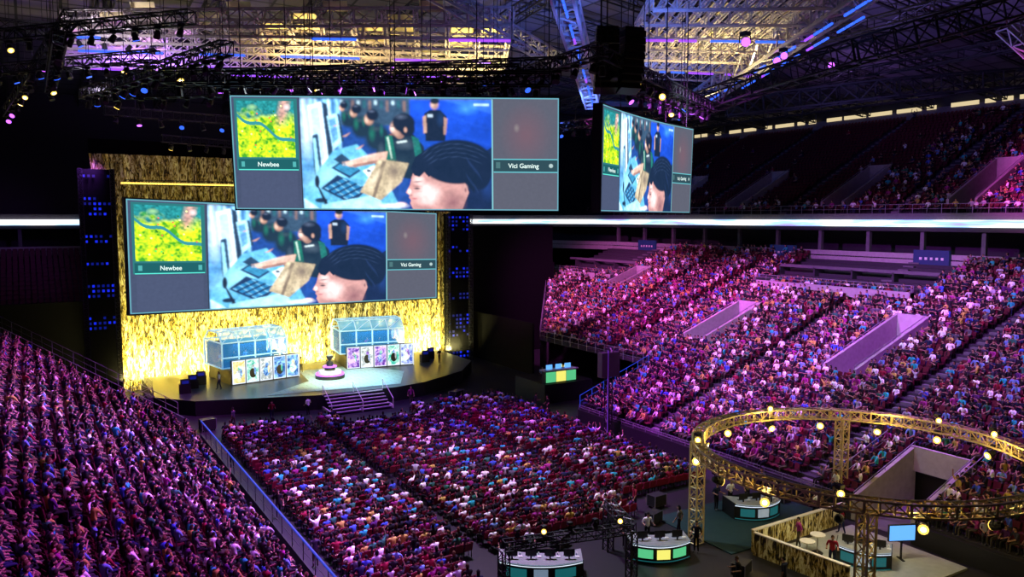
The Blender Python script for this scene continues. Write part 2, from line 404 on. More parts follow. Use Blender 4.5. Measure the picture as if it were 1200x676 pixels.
for y in (44,47.5,52,25,31): b.box((81.3,y,15),(81.35,y+1.4,16.3),M_warmwin)
b.obj('window_concourse')
M_banner=mat('navy_banner',(.01,.02,.09),.6,em=(.02,.04,.2),es=.2)
for y in (44.,62.,86.):
    b=MB(); b.box((75.2,y,13.2),(75.5,y+3.6,14.9),M_banner)
    for j in range(5): b.box((75.15,y+.5+j*.55,13.95),(75.2,y+.75+j*.55,14.2),M_white)
    b.obj('hanging_banner')
b=MB(); b.box((101,-45,0),(101.5,125,40),M_black); b.box((100.6,8,zu(100.6)),(101,105,zu(100.6)+1.2),M_concM)
b.obj('wall_east')
b=MB(); b.box((-60,121,0),(110,121.5,46),M_black); b.obj('wall_north')
b=MB(); b.box((-60.5,-45,0),(-60,125,46),M_black); b.obj('wall_west')
b=MB(); b.box((-60,-45.5,0),(110,-45,46),M_black); b.obj('wall_south')
b=MB(); y=38
while y<106:
    w_=random.choice([1.2,2.4,3.4]); b.box((100.4,y,31.95),(100.6,y+w_,32.45),M_whitelamp); y+=w_+random.choice([.5,.8,2.])
b.box((100.58,38,31.),(101,106,31.9),M_concM)
b.obj('clerestory_light_strip')

scatter('arena_seating_rows',sL+sR+sU+eb,rL+rR+rU+er,NT_chair,1)
crowd('audience_west_stand',sL,rL,.95)
crowd('audience_east_stand',sR,rR,[.9 if p[0]<72 else .5 for p in sR])
fu=[]
for p in sU:
    y=p[1]; q=.02
    if y<56: q=.7-.013*max(0,y-30)
    if p[0]<79: q=max(q,.3)
    if p[0]>93: q*=.5
    fu.append(q)
crowd('audience_upper_bowl',sU,rU,fu)
fs=[];fr=[]
y=30.4
while y<67.5:
    for x in np.arange(13.1,39.3,.56):
        if 19.6<x<20.6 or 30.6<x<31.6: continue
        if 49.5<y<50.9: continue
        if y<36.3 and x>17.8: continue
        if y<39.2 and x>30.8: continue
        if y>64.5 and x>22.5 and x<29.5: continue
        fs.append((x,y,0)); fr.append(random.gauss(-.0,.05)+ (26-x)*.012)
    y+=.9
scatter('floor_chair_rows',fs,fr,NT_chairF,1)
crowd('audience_floor',fs,fr,.93)

b=MB(); b.box((11.0,15,0),(11.15,66,1.0),M_black); railing(b,[(11.07,15,1.0),(11.07,66,1.0)],1.0,M_steelD,.025,2.); b.obj('barrier_wall_west')
b=MB(); b.box((11.03,15,2.03),(11.11,66,2.11),M_bluerail); b.obj('blue_led_rail')
b=MB(); pts=[(10.3-i*.8,66+(11-10.3+i*.8)*1.5+.1,LZ+i*LDZ) for i in range(0,22,2)]; railing(b,pts,1.1)
railing(b,[(p[0],p[1]+5,p[2]+.4) for p in pts],1.1)
railing(b,[(-7.6,15,LZ+22*LDZ),(-7.6,92,LZ+22*LDZ)],1.1)
b.obj('stair_railing')
b=MB(); b.box((41.2,30,0),(41.45,57,1.1),M_black); b.box((41.2,8,0),(41.45,25.5,1.1),M_black); railing(b,[(41.3,30,1.1),(41.3,57,1.1)],.4); b.obj('barrier_wall_east')
b=MB(); railing(b,[(41.5,57.1,1.2),(49.4,57.1,zr(49.4))],1.1,M_bluerail,.025); railing(b,[(49.5,58,zr(49.5)),(49.5,76,zr(49.5))],1.1); railing(b,[(49.5+i,76+i*1.4,zr(49.5+i)) for i in range(0,15,3)],1.1)
railing(b,[(41.6,31,1.3),(48.5,31,zr(48.5))],1.1); railing(b,[(41.6,24.8,1.3),(48.5,24.8,zr(48.5))],1.1); railing(b,[(48.6,24,zr(48.6)),(48.6,31,zr(48.6))],1.2)
b.obj('stand_railing')

# ------------------------------------------------------------------ curtain
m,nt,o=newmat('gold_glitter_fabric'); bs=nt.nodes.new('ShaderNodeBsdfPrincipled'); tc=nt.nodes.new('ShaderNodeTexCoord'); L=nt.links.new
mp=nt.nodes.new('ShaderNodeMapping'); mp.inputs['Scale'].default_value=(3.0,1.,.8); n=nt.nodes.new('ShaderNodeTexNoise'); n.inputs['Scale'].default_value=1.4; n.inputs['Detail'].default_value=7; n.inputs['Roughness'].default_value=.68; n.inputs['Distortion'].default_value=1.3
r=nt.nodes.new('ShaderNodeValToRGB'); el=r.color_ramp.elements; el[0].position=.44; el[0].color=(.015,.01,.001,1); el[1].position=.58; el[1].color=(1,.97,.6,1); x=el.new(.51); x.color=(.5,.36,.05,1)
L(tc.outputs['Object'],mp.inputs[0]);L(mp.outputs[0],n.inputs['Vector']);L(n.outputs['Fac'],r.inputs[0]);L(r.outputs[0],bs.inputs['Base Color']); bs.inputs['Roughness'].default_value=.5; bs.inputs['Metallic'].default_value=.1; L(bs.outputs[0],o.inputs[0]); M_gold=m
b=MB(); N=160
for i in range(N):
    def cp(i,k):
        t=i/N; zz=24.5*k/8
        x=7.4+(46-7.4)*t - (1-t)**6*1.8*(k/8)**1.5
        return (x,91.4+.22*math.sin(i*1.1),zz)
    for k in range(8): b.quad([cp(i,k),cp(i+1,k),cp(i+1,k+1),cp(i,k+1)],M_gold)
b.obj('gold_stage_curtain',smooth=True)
b=MB()
b.box((46,92,0),(62,92.3,17.),M_blackcloth); b.box((62,92,0),(62.3,99,12),M_blackcloth); b.box((49.2,77.,0),(49.4,92,6),M_blackcloth)
b.box((-6,93,0),(7.2,93.3,9.5),M_blackcloth); b.box((5.6,91.9,0),(46.4,92.1,26),M_blackcloth)
b.obj('black_masking_drape')
for (x0,x1,z0,z1,y) in((4.4,7.6,6.5,22.8,88.6),(44.3,47.9,0.,18.6,89.2)):
    b=MB()
    b.box((x0,y+.5,0),(x1,y+.8,z1),M_blackcloth)
    for x in(x0+.2,x1-.2): b.truss((x,y,0),(x,y,z1),.4,.04,M_steelD)
    cols=6; zz=z0+.5
    while zz<z1-.5:
        for c in range(cols):
            if random.random()<.75:
                xx=x0+.3+(x1-x0-.6)*(c+.5)/cols; b.box((xx-.11,y+.2,zz),(xx+.11,y+.3,zz+.24),M_blueled if random.random()<.4 else M_bluedim)
        zz+=random.choice([.5,.5,.5,2.2])
    b.obj('blue_led_column')
b=MB(); b.truss((8.6,89.5,21.6),(20.,89.5,21.6),.5,.04,M_steelD)
for i in range(46): b.box((8.2+i*.26,89.1,21.42),(8.42+i*.26,89.2,21.6),M_frame if 'M_frame' in globals() else M_yel)
b.truss((20,89.5,12),(20,89.5,25),.9,.06,M_steelD); b.truss((22,90,16),(22,90,25),.9,.06,M_steelD)
b.obj('stage_light_bar')

# ------------------------------------------------------------------ video screens
W,Hh=684,238
def screen_image():
    X,Y=np.meshgrid(np.linspace(275,655,W),np.linspace(115,247,Hh))
    C=np.zeros((Hh,W,3)); C[:]=(.05,.08,.12)
    def blur(a,k):
        for _ in range(k):
            a=(a+np.roll(a,1,0)+np.roll(a,-1,0)+np.roll(a,1,1)+np.roll(a,-1,1))/5
        return a
    def nrm(a): return (a-a.min())/(a.max()-a.min())
    nz=nrm(blur(rng.random((Hh,W)),6)); nz2=nrm(blur(rng.random((Hh,W)),50))
    def poly(pts,c,soft=0,nzm=.25):
        ins=np.zeros(X.shape,bool); n=len(pts)
        for i in range(n):
            x1,y1=pts[i];x2,y2=pts[(i+1)%n]
            if y1==y2: continue
            cond=((y1>Y)!=(y2>Y))&(X<(x2-x1)*(Y-y1)/(y2-y1)+x1); ins^=cond
        C[ins]=np.array(c)[None,:]*(1+nzm*(nz[ins][:,None]-.5)); return ins
    def rect(a,b_,c,d,col,nzm=0): return poly([(a,b_),(c,b_),(c,d),(a,d)],col,0,nzm)
    def ell(cx,cy,rx,ry,col,soft=.15,al=1.,rot=0.):
        dx=X-cx;dy=Y-cy;ca,sa=math.cos(rot),math.sin(rot); dx,dy=dx*ca+dy*sa,-dx*sa+dy*ca
        d=np.sqrt((dx/rx)**2+(dy/ry)**2); a=np.clip((1-d)/soft,0,1)[:,:,None]*al
        C[:]=C*(1-a)+np.array(col)*a
    def softblur(k):
        for q in range(3): C[:,:,q]=blur(C[:,:,q],k)
    # ---- video
    rect(355,118,578,246,(.012,.05,.24),.5)
    rect(480,118,578,246,(.006,.045,.42),.15)
    g=np.clip((Y-118)/128,0,1)[:,:,None]; ms=(X>480)[:,:,None]; C[:]=np.where(ms,C*(1.45-1.05*g),C)
    for q in range(4): poly([(497,128+q*17),(578,152+q*19),(578,152.7+q*19),(497,128.7+q*17)],(.015,.08,.6))
    poly([(520,118),(578,118),(578,134)],(.03,.14,.8)); ell(548,128,18,9,(.05,.28,1.),.9,.7); ell(500,160,20,30,(.01,.06,.3),.95,.6)
    rect(400,118,482,148,(.03,.06,.10),.9)
    for q in range(12): rect(402+q*6.6,119+q%2,405+q*6.6,124+q%3*4,[(.45,.65,.75),(.02,.1,.12),(.2,.12,.1)][q%3],.6)
    rect(355,118,402,246,(.10,.33,.66),1.)
    for q in range(9):
        x=357+q*5; poly([(x,118),(x+2.5,118),(x+6,165+q*4),(x+3.5,170+q*4)],[(.6,.85,1.),(.03,.12,.3),(.25,.6,.9)][q%3],0,.5)
    ell(362,150,12,45,(.85,.95,1),.9,.6)
    softblur(5)
    poly([(364,126),(380,121),(387,196),(372,213)],(.72,.88,1.),0,.15); poly([(367,130),(377,127),(382,186),(372,200)],(.42,.68,.95),0,.3); poly([(381,121),(387,124),(393,192),(387,197)],(.015,.03,.06)); poly([(368,160),(375,158),(381,228),(370,233)],(.015,.04,.09)); poly([(369,164),(372,163),(377,226),(372,228)],(.3,.7,.9))
    poly([(386,138),(398,134),(402,168),(392,177)],(.35,.7,.95)); poly([(388,142),(396,139),(399,164),(392,170)],(.1,.3,.6),0,.8); poly([(398,134),(401,136),(405,166),(402,168)],(.01,.03,.06))
    poly([(356,224),(392,178),(420,170),(446,196),(470,246),(356,246)],(.11,.42,.66),0,.6)
    ell(388,206,40,18,(.35,.78,.95),.9,.7,-.4); ell(440,222,20,14,(.04,.18,.3),.9,.8); ell(410,232,30,10,(.05,.25,.45),.9,.6)
    softblur(1)
    poly([(376,222),(396,206),(431,222),(412,241)],(.01,.025,.08))
    for q in range(11):
        for w_ in range(4):
            x0=380+q*2.4+w_*7.2; y0=221.5-q*1.15+w_*3.6; poly([(x0,y0),(x0+1.4,y0-.7),(x0+6,y0+1.6),(x0+4.6,y0+2.4)],(.03,.28,.6) if (q+w_)%3 else (.2,.6,.9),0,.5)
    poly([(389,198),(404,188),(424,201),(410,210)],(.01,.025,.08))
    for q in range(7): poly([(393+q*1.8,197.5-q*1.2),(394.4+q*1.8,197-q*1.2),(412+q*1.8,206-q*1.2),(410.8+q*1.8,206.6-q*1.2)],(.05,.35,.6))
    poly([(392,188),(402,181),(412,189),(402,194)],(.02,.05,.1)); poly([(426,201),(439,195),(447,204),(434,210)],(.75,.85,.9)); ell(433,201,3,2,(.02,.02,.03))
    poly([(356,234),(374,246),(356,246)],(.5,.85,1)); poly([(376,241),(440,229),(453,246),(376,246)],(.3,.68,.85),0,.4)
    ell(372,214,3,8,(.01,.01,.02)); ell(376,236,8,3,(.01,.02,.04)); poly([(372,220),(374,220),(384,240),(380,241)],(.01,.01,.02))
    for (cx,cy,s) in((405,126,.62),(419,131,.8),(437,138,1.)):
        ell(cx+7,cy+24*s,18*s,19*s,(.008,.018,.025),.35); ell(cx+1,cy+19*s,5*s,12*s,(.01,.12,.07),.8,.8); ell(cx+12*s,cy+16*s,3*s,9*s,(.01,.13,.09),.8,.8); ell(cx+6,cy+14*s,8*s,4*s,(.04,.07,.08),.9,.7)
        ell(cx-2*s,cy+3*s,6.5*s,8*s,(.45,.24,.16),.4); ell(cx-5*s,cy+4*s,3*s,5*s,(.7,.45,.33),.9,.9); ell(cx+2*s,cy-2*s,8.5*s,8*s,(.006,.006,.01),.3); ell(cx+1,cy-6*s,5*s,2*s,(.08,.1,.16),.9)
        poly([(cx-8*s,cy+32*s),(cx-2*s,cy+26*s),(cx-14*s,cy+38*s),(cx-20*s,cy+38*s)],(.5,.28,.2))
    poly([(440,198),(444,168),(460,157),(486,158),(498,172),(501,214),(468,208)],(.008,.016,.024),0,.5); poly([(453,161),(461,158),(466,192),(454,189)],(.008,.13,.08)); poly([(484,160),(492,163),(498,192),(489,192)],(.01,.12,.09),0,.6); poly([(455,162),(457,161),(461,186),(459.5,187)],(.45,.6,.5)); ell(476,170,14,8,(.06,.085,.11),.95,.8); poly([(466,167),(478,165),(479,167),(467,169)],(.5,.6,.6)); ell(470,192,16,12,(.015,.03,.04),.9,.9); ell(448,178,5,12,(.05,.08,.1),.9,.7)
    poly([(409,190),(440,181),(456,178),(453,190),(418,197),(408,196)],(.6,.37,.27),0,.5); ell(432,184,22,2.2,(.8,.55,.42),.9,.7,-.26); poly([(412,194.5),(446,188),(453,190),(418,197)],(.3,.15,.11)); ell(411,192.5,6,3.4,(.75,.5,.38),.5)
    for q in range(3): poly([(402,191+q*1.7),(409,190.5+q*1.7),(409,191.4+q*1.7),(402,191.8+q*1.7)],(.7,.46,.35))
    poly([(422,226),(445,187),(480,192),(471,214),(446,236)],(.44,.35,.21),0,.8); poly([(449,190),(454,189.5),(440,232),(436,232)],(.18,.13,.08)); ell(440,210,5,17,(.7,.58,.38),.95,.8,.5); ell(462,202,13,16,(.14,.10,.07),.95,.9); ell(452,198,5,12,(.5,.4,.25),.95,.6,.5)
    ell(470,158,6,6,(.3,.16,.11)); ell(467,151,9,10.5,(.55,.32,.23),.3); ell(462,152,4,5,(.82,.58,.46),.95); ell(472,157,6,5,(.25,.12,.09),.95,.9); ell(475,145,14,12,(.006,.006,.01),.15); ell(479,152,10,10,(.006,.006,.01),.2); ell(477,153,2.3,3.6,(.5,.28,.2),.4); ell(472,138,9,4,(.07,.09,.14),.95,.9); poly([(460,149),(466,148),(466,149.2),(460,150)],(.02,.01,.01)); poly([(458,158.5),(463,158),(463,159),(459,159.4)],(.3,.08,.07))
    poly([(499,134),(505,130),(518,130),(525,137),(523,166),(500,166)],(.005,.006,.014),0,.4); ell(518,140,6,12,(.01,.03,.1),.9,.7); ell(511,123.5,5.8,7,(.4,.23,.17),.4); ell(509,124,3,4,(.65,.42,.32),.9); ell(511.5,119.5,6.3,4,(.008,.008,.008),.3); rect(503,135,509,138.,(.4,.5,.6)); poly([(497,138),(501,136),(502,156),(498,157)],(.42,.25,.18)); poly([(522,138),(526,140),(524,158),(521,158)],(.36,.2,.15))
    softblur(2)
    # foreground player
    poly([(540,206),(556,186),(578,172),(578,246),(520,246)],(.006,.01,.04),0,.4); ell(572,205,12,34,(.015,.05,.24),.95,.8)
    poly([(488,196),(483,208),(481,217),(476,226.5),(480,229.5),(479.5,232.5),(482,235.5),(480.5,239),(484,246),(542,246),(550,226),(540,200)],(.5,.25,.22),0,.12)
    ell(502,228,20,17,(.92,.62,.56),.95,.95); ell(491,212,9,7,(.85,.58,.52),.9,.8); ell(531,238,18,16,(.2,.08,.08),.95,.95); ell(480,225,3,4,(.9,.64,.58),.8); ell(497,244,16,5,(.35,.17,.16),.95,.8); ell(512,214,14,8,(.5,.27,.24),.95,.6)
    ell(536,190,44,27,(.005,.007,.018),.08); ell(562,200,16,24,(.005,.007,.02),.12)
    poly([(486,206),(482,198),(488,184),(506,172),(530,176),(560,206),(556,226),(547,216),(543,208),(534,205),(528,209),(522,203),(515,210),(509,203),(503,208),(498,202),(492,208)],(.005,.007,.018),0,.2)
    for q in range(22): ell(500+q*3.1,178-math.sin(q/7.)*9+q%4*5,9,.8,(.03,.05,.12),.95,.8,-.75+q*.06)
    for q in range(7): ell(550+q%4*4,190+q*5,10,.8,(.02,.04,.13),.95,.7,1.1)
    ell(546,222,3.6,7,(.55,.3,.26),.7); ell(546,223,1.8,4,(.25,.1,.1),.8)
    ell(490,213.5,7,1.1,(.04,.02,.02),.8,.9,-.08); ell(489,221.5,5,1.6,(.04,.02,.02),.7); ell(489,219,6.5,1.2,(.3,.15,.13),.9); ell(491,225,7,1.6,(.5,.28,.25),.9,.8)
    ell(486,233.4,4.5,1.5,(.45,.13,.14),.8); ell(482,229.5,2.4,1.2,(.3,.12,.11),.9)
    ell(462,242,20,4,(.6,.6,.66),.6); ell(470,240,8,3,(.8,.55,.5),.6)
    rect(556,122,574,124.5,(.35,.55,1.))
    softblur(2)
    v=np.clip(1.12-((X-466)/150)**2*.35,0,2)[:,:,None]; C*=v*(.72+.56*nz2[:,:,None])*(.9+.2*nz[:,:,None]); 
    hl=blur(np.clip(C.mean(2)-.35,0,1),14)[:,:,None]; C+=hl*np.array((.5,.75,.9))*.6+np.array((.004,.014,.035))
    # ---- left panel
    rect(276,116,354.5,246,(.045,.06,.11),.2)
    rect(279,118,352,201,(.02,.13,.14))
    ins=rect(282,121,348,186,(.2,.4,.05)); u=((X-282)/66);v=((Y-121)/65)
    yel=np.array((.66,.84,.02));grn=np.array((.05,.3,.02));teal=np.array((.02,.24,.26));red=np.array((.6,.3,.25))
    t=np.clip((nz*.7+nz2*.6)*2.6-.95,0,1)[:,:,None]; base=yel*t+grn*(1-t)
    a=np.clip((.34-v+.05*u)*6+(nz2-.5)*2,0,1)[:,:,None]; base=base*(1-a)+(teal*(.3+1.2*nz[:,:,None]))*a
    a=np.clip(1-np.abs(u-.8-(v-.2)*-.25)*8,0,1)*np.clip((.5-v)*5,0,1); a=(a*(.5+nz))[:,:,None].clip(0,.8); base=base*(1-a)+(red*(.6+.8*nz[:,:,None]))*a
    rv=np.abs(v-.25-.5*u-.05*np.sin(u*11))<.03; base[rv]=(.03,.22,.25)
    C[ins]=base[ins]
    for q in range(26): ell(286+random.random()*58,125+random.random()*56,1.3,1.3,[(1,1,.4),(.7,.12,.06),(.05,.6,.1),(.02,.15,.02)][q%4],.5)
    ell(300,128,7,4,(.25,.5,.25),.8); ell(340,128,5,5,(.8,.6,.6),.8)
    rect(281,188,351,200,(.01,.08,.09)); rect(281,200,351,201.2,(.08,.6,.5)); rect(284,191,288,197,(.06,.3,.3)); rect(344,191,348,197,(.06,.3,.3))
    rect(282,203,349,244,(.05,.065,.12),.15)
    # ---- right panel
    rect(578,116,655,246,(.075,.08,.11),.12); ell(617,158,32,40,(.13,.075,.10),.9,.8); ell(606,150,4,6,(.22,.2,.2),.9,.6)
    rect(579,187,654,201,(.02,.05,.065)); rect(579,186.2,654,187.2,(.1,.4,.45)); rect(579,201,654,202,(.1,.4,.45)); ell(646,194,2.6,2.6,(.3,.4,.4)); rect(582,190,587,197,(.05,.12,.13))
    rect(577,117,578.3,246,(.15,.38,.42)); rect(353.6,117,355,246,(.02,.03,.05))
    for (a,b_,c,d) in((275,115,655,116.2),(275,245.8,655,247),(275,115,276.2,247),(653.8,115,655,247)): rect(a,b_,c,d,(.1,.28,.34))
    return np.clip(C*1.25,0,1.4)
SI=screen_image()
m,nt,o=newmat('led_video_wall'); e=nt.nodes.new('ShaderNodeEmission'); a=nt.nodes.new('ShaderNodeAttribute'); a.attribute_name='Col'; nt.links.new(a.outputs['Color'],e.inputs[0]); e.inputs[1].default_value=1.35; nt.links.new(e.outputs[0],o.inputs[0]); M_led=m
M_text=emat('label_text',(.8,1,.95),1.2)
def screen(name,TL,TR,BL,BR,right_label='Vici Gaming',bend=0.):
    TL,TR,BL,BR=map(V,(TL,TR,BL,BR)); E=empty(name,(TL+TR+BL+BR)/4); c0=E.location.copy()
    nrm=(BR-BL).cross(TL-BL).normalized()
    def P(u,v,o=0):
        p=(TL*(1-u)+TR*u)*(1-v)+(BL*(1-u)+BR*u)*v
        return p+nrm*(o-bend*(1-(2*u-1)**2))
    vs=[]
    for j in range(Hh):
        for i in range(W): vs.append(tuple(P(i/(W-1),j/(Hh-1))-c0))
    idx=np.arange(Hh*W).reshape(Hh,W); F=np.stack([idx[:-1,:-1],idx[1:,:-1],idx[1:,1:],idx[:-1,1:]],-1).reshape(-1,4)
    me=bpy.data.meshes.new('display_panel'); me.from_pydata(vs,[],F.tolist()); me.materials.append(M_led)
    ca=me.color_attributes.new('Col','FLOAT_COLOR','POINT'); ca.data.foreach_set('color',np.concatenate([SI.reshape(-1,3),np.ones((Hh*W,1))],1).astype(np.float32).ravel()); me.update()
    ob=bpy.data.objects.new('display_panel',me); sc.collection.objects.link(ob); ob.parent=E
    b=MB(); S=24
    for i in range(S):
        u0=i/S;u1=(i+1)/S
        for (va,vb,oa) in((-.012,1.012,-.05),(-.012,1.012,-.6)):
            b.quad([P(u0,va,oa)-c0,P(u1,va,oa)-c0,P(u1,vb,oa)-c0,P(u0,vb,oa)-c0],M_black)
        for v in(-.012,1.012): b.quad([P(u0,v,-.05)-c0,P(u1,v,-.05)-c0,P(u1,v,-.6)-c0,P(u0,v,-.6)-c0],M_black)
    for u in(-.004,1.004): b.quad([P(u,-.012,.0)-c0,P(u,1.012,.0)-c0,P(u,1.012,-.6)-c0,P(u,-.012,-.6)-c0],M_black)
    for (ua,va,ub,vb) in((-.004,-.012,1.004,0),(-.004,1,1.004,1.012),(-.004,-.012,0,1.012),(1,-.012,1.004,1.012)):
        for i in range(S):
            a_=ua+(ub-ua)*i/S;c_=ua+(ub-ua)*(i+1)/S
            b.quad([P(a_,va,.02)-c0,P(c_,va,.02)-c0,P(c_,vb,.02)-c0,P(a_,vb,.02)-c0],M_black)
    b.obj('cabinet',parent=E)
    def label(txt,u,v,size):
        cu=bpy.data.curves.new('label_text','FONT'); cu.body=txt; cu.size=size; cu.align_x='CENTER'; cu.align_y='CENTER'; cu.materials.append(M_text); cu.offset=size*.012
        t=bpy.data.objects.new('label_text',cu); sc.collection.objects.link(t)
        x=(P(u+.01,v)-P(u-.01,v)).normalized(); z=nrm; y=z.cross(x).normalized(); M=Matrix((x,y,z)).transposed().to_4x4(); M.translation=P(u,v,.06)-c0; t.matrix_local=M; t.parent=E
    hgt=(TL-BL).length
    label('Newbee',(316-275)/380,(194.5-115)/132,hgt*.056); label(right_label,(614-275)/380,(194.5-115)/132,hgt*.056)
    return E,P
E1,P1=screen('main_video_screen',(9.6,45.2,24.55),(24.7,36.1,24.4),(9.8,45.3,18.5),(24.7,36.1,18.4))
E2,P2=screen('side_video_screen',(27.8,36.3,24.35),(41.5,43.5,24.4),(27.8,36.4,18.4),(41.3,43.5,18.4),'Vici Gaming',.45)
E3,P3=screen('stage_video_screen',(7.9,82,19.8),(42.9,89,18.6),(7.9,82.3,9.05),(42.8,89,8.25))

# ------------------------------------------------------------------ stage
ST=1.4
def brickmat(name,c1,c2,mo,scale,ms,rough,bw=.5,rh=.25,off=.5):
    m,nt,o=newmat(name); bs=nt.nodes.new('ShaderNodeBsdfPrincipled'); tc=nt.nodes.new('ShaderNodeTexCoord'); br=nt.nodes.new('ShaderNodeTexBrick'); br.inputs['Scale'].default_value=scale; br.inputs['Color1'].default_value=(*c1,1); br.inputs['Color2'].default_value=(*c2,1); br.inputs['Mortar'].default_value=(*mo,1); br.inputs['Mortar Size'].default_value=ms; br.inputs['Brick Width'].default_value=bw; br.inputs['Row Height'].default_value=rh; br.offset=off
    nt.links.new(tc.outputs['Object'],br.inputs['Vector']); nt.links.new(br.outputs[0],bs.inputs['Base Color']); bs.inputs['Roughness'].default_value=rough; nt.links.new(bs.outputs[0],o.inputs[0]); return m
M_deck=brickmat('stage_deck',(.34,.5,.54),(.38,.54,.58),(.12,.16,.18),.4,.01,.4)
M_deckD=brickmat('stage_deck_dark',(.035,.045,.05),(.04,.05,.055),(.02,.02,.02),.4,.01,.35)
b=MB()
outline=[(9.5,90.5),(9.5,80),(12.4,76.5),(18.2,74.7),(22.6,73.2),(30.6,72.8),(34,73.6),(40,77),(43.9,82),(43.9,90.5)]
b.quad([(x,y,ST) for x,y in outline],M_deckD)
for i in range(len(outline)):
    a=outline[i];c=outline[(i+1)%len(outline)]; b.quad([(*a,0),(*c,0),(*c,ST),(*a,ST)],M_black)
b.quad([(18.5,75.4,ST+.03),(31.5,74.0,ST+.03),(34.5,80,ST+.03),(31,86,ST+.03),(24.6,86,ST+.03),(24,80,ST+.03)],M_deck)
b.obj('stage_platform')
b=MB()
for k in range(6):
    z=ST-ST*(k)/6; y=72.7-k*.42
    b.box((23.2,y-.14,z-.08),(29.,y,z-.02),M_white); b.box((23.2,y-.42,z-.12),(29.,y,z-.081),M_black); b.box((23.2,y-.05,0),(29.,y,z-.12),M_black)
for x in(23.1,26.1,29.1): b.box((x-.06,70.2,0),(x+.06,72.8,.35),M_white); b.tube([(x,70.2,1.0),(x,72.8,ST+1.)],.04,M_white,5); b.tube([(x,70.2,0),(x,70.2,1.0)],.04,M_white,5); b.tube([(x,72.8,ST),(x,72.8,ST+1.)],.04,M_white,5)
b.obj('stage_stairs')
b=MB()
for k in range(7): b.box((9.3-k*.45-.45,80,0),(9.3-k*.45,83,ST*(1-k/7)),M_concD)
railing(b,[(9.3,80,ST),(6.1,80,.2)],1.,M_rail); railing(b,[(9.3,83,ST),(6.1,83,.2)],1.,M_rail); railing(b,[(9.6,83.,ST),(9.6,90,ST)],1.)
b.obj('side_stairs')
def cardmat(name,c1,c2,sc_):
    m,nt,o=newmat(name); e=nt.nodes.new('ShaderNodeEmission'); tc=nt.nodes.new('ShaderNodeTexCoord'); n=nt.nodes.new('ShaderNodeTexNoise'); n.inputs['Scale'].default_value=sc_; n.inputs['Detail'].default_value=5;n.inputs['Distortion'].default_value=1.5
    r=nt.nodes.new('ShaderNodeValToRGB'); r.color_ramp.elements[0].position=.38; r.color_ramp.elements[0].color=(*c1,1); r.color_ramp.elements[1].position=.6; r.color_ramp.elements[1].color=(*c2,1); x=r.color_ramp.elements.new(.5); x.color=(*[(p+q)/2.2 for p,q in zip(c1,c2)],1)
    nt.links.new(tc.outputs['Object'],n.inputs['Vector']);nt.links.new(n.outputs[0],r.inputs[0]);nt.links.new(r.outputs[0],e.inputs[0]);nt.links.new(e.outputs[0],o.inputs[0]);e.inputs[1].default_value=1.6; return m
cards=[cardmat('hero_card_art_%d'%i,a,c,1.6) for i,(a,c) in enumerate([((.6,.5,.15),(.95,.9,.6)),((.02,.4,.3),(.7,.9,.8)),((.25,.3,.3),(.8,.85,.85)),((.02,.08,.3),(.3,.6,1)),((.05,.1,.45),(.6,.7,1)),((.1,.03,.3),(.75,.5,1))])]
M_cardw=emat('card_white',(.75,.85,1),1.2)
M_glass=mat('booth_glass',(.03,.2,.5),.08,0,(.02,.3,.85),.75,0,alpha=.42)  # cyan light from inside the booth put into the glass as emission
M_glassroof=mat('booth_roof_glass',(.1,.3,.5),.08,0,(.1,.5,.95),.8,0,alpha=.6)  # pale blue reflections on the roof panes put in as emission
M_frame=mat('booth_frame_white',(.35,.5,.6),.4,em=(.25,.6,.95),es=.5)  # white frame; blue reflected light put into its colour and emission
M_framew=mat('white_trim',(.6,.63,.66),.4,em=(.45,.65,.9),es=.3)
M_mon=emat('monitor_glow',(.12,.4,1),1.3)
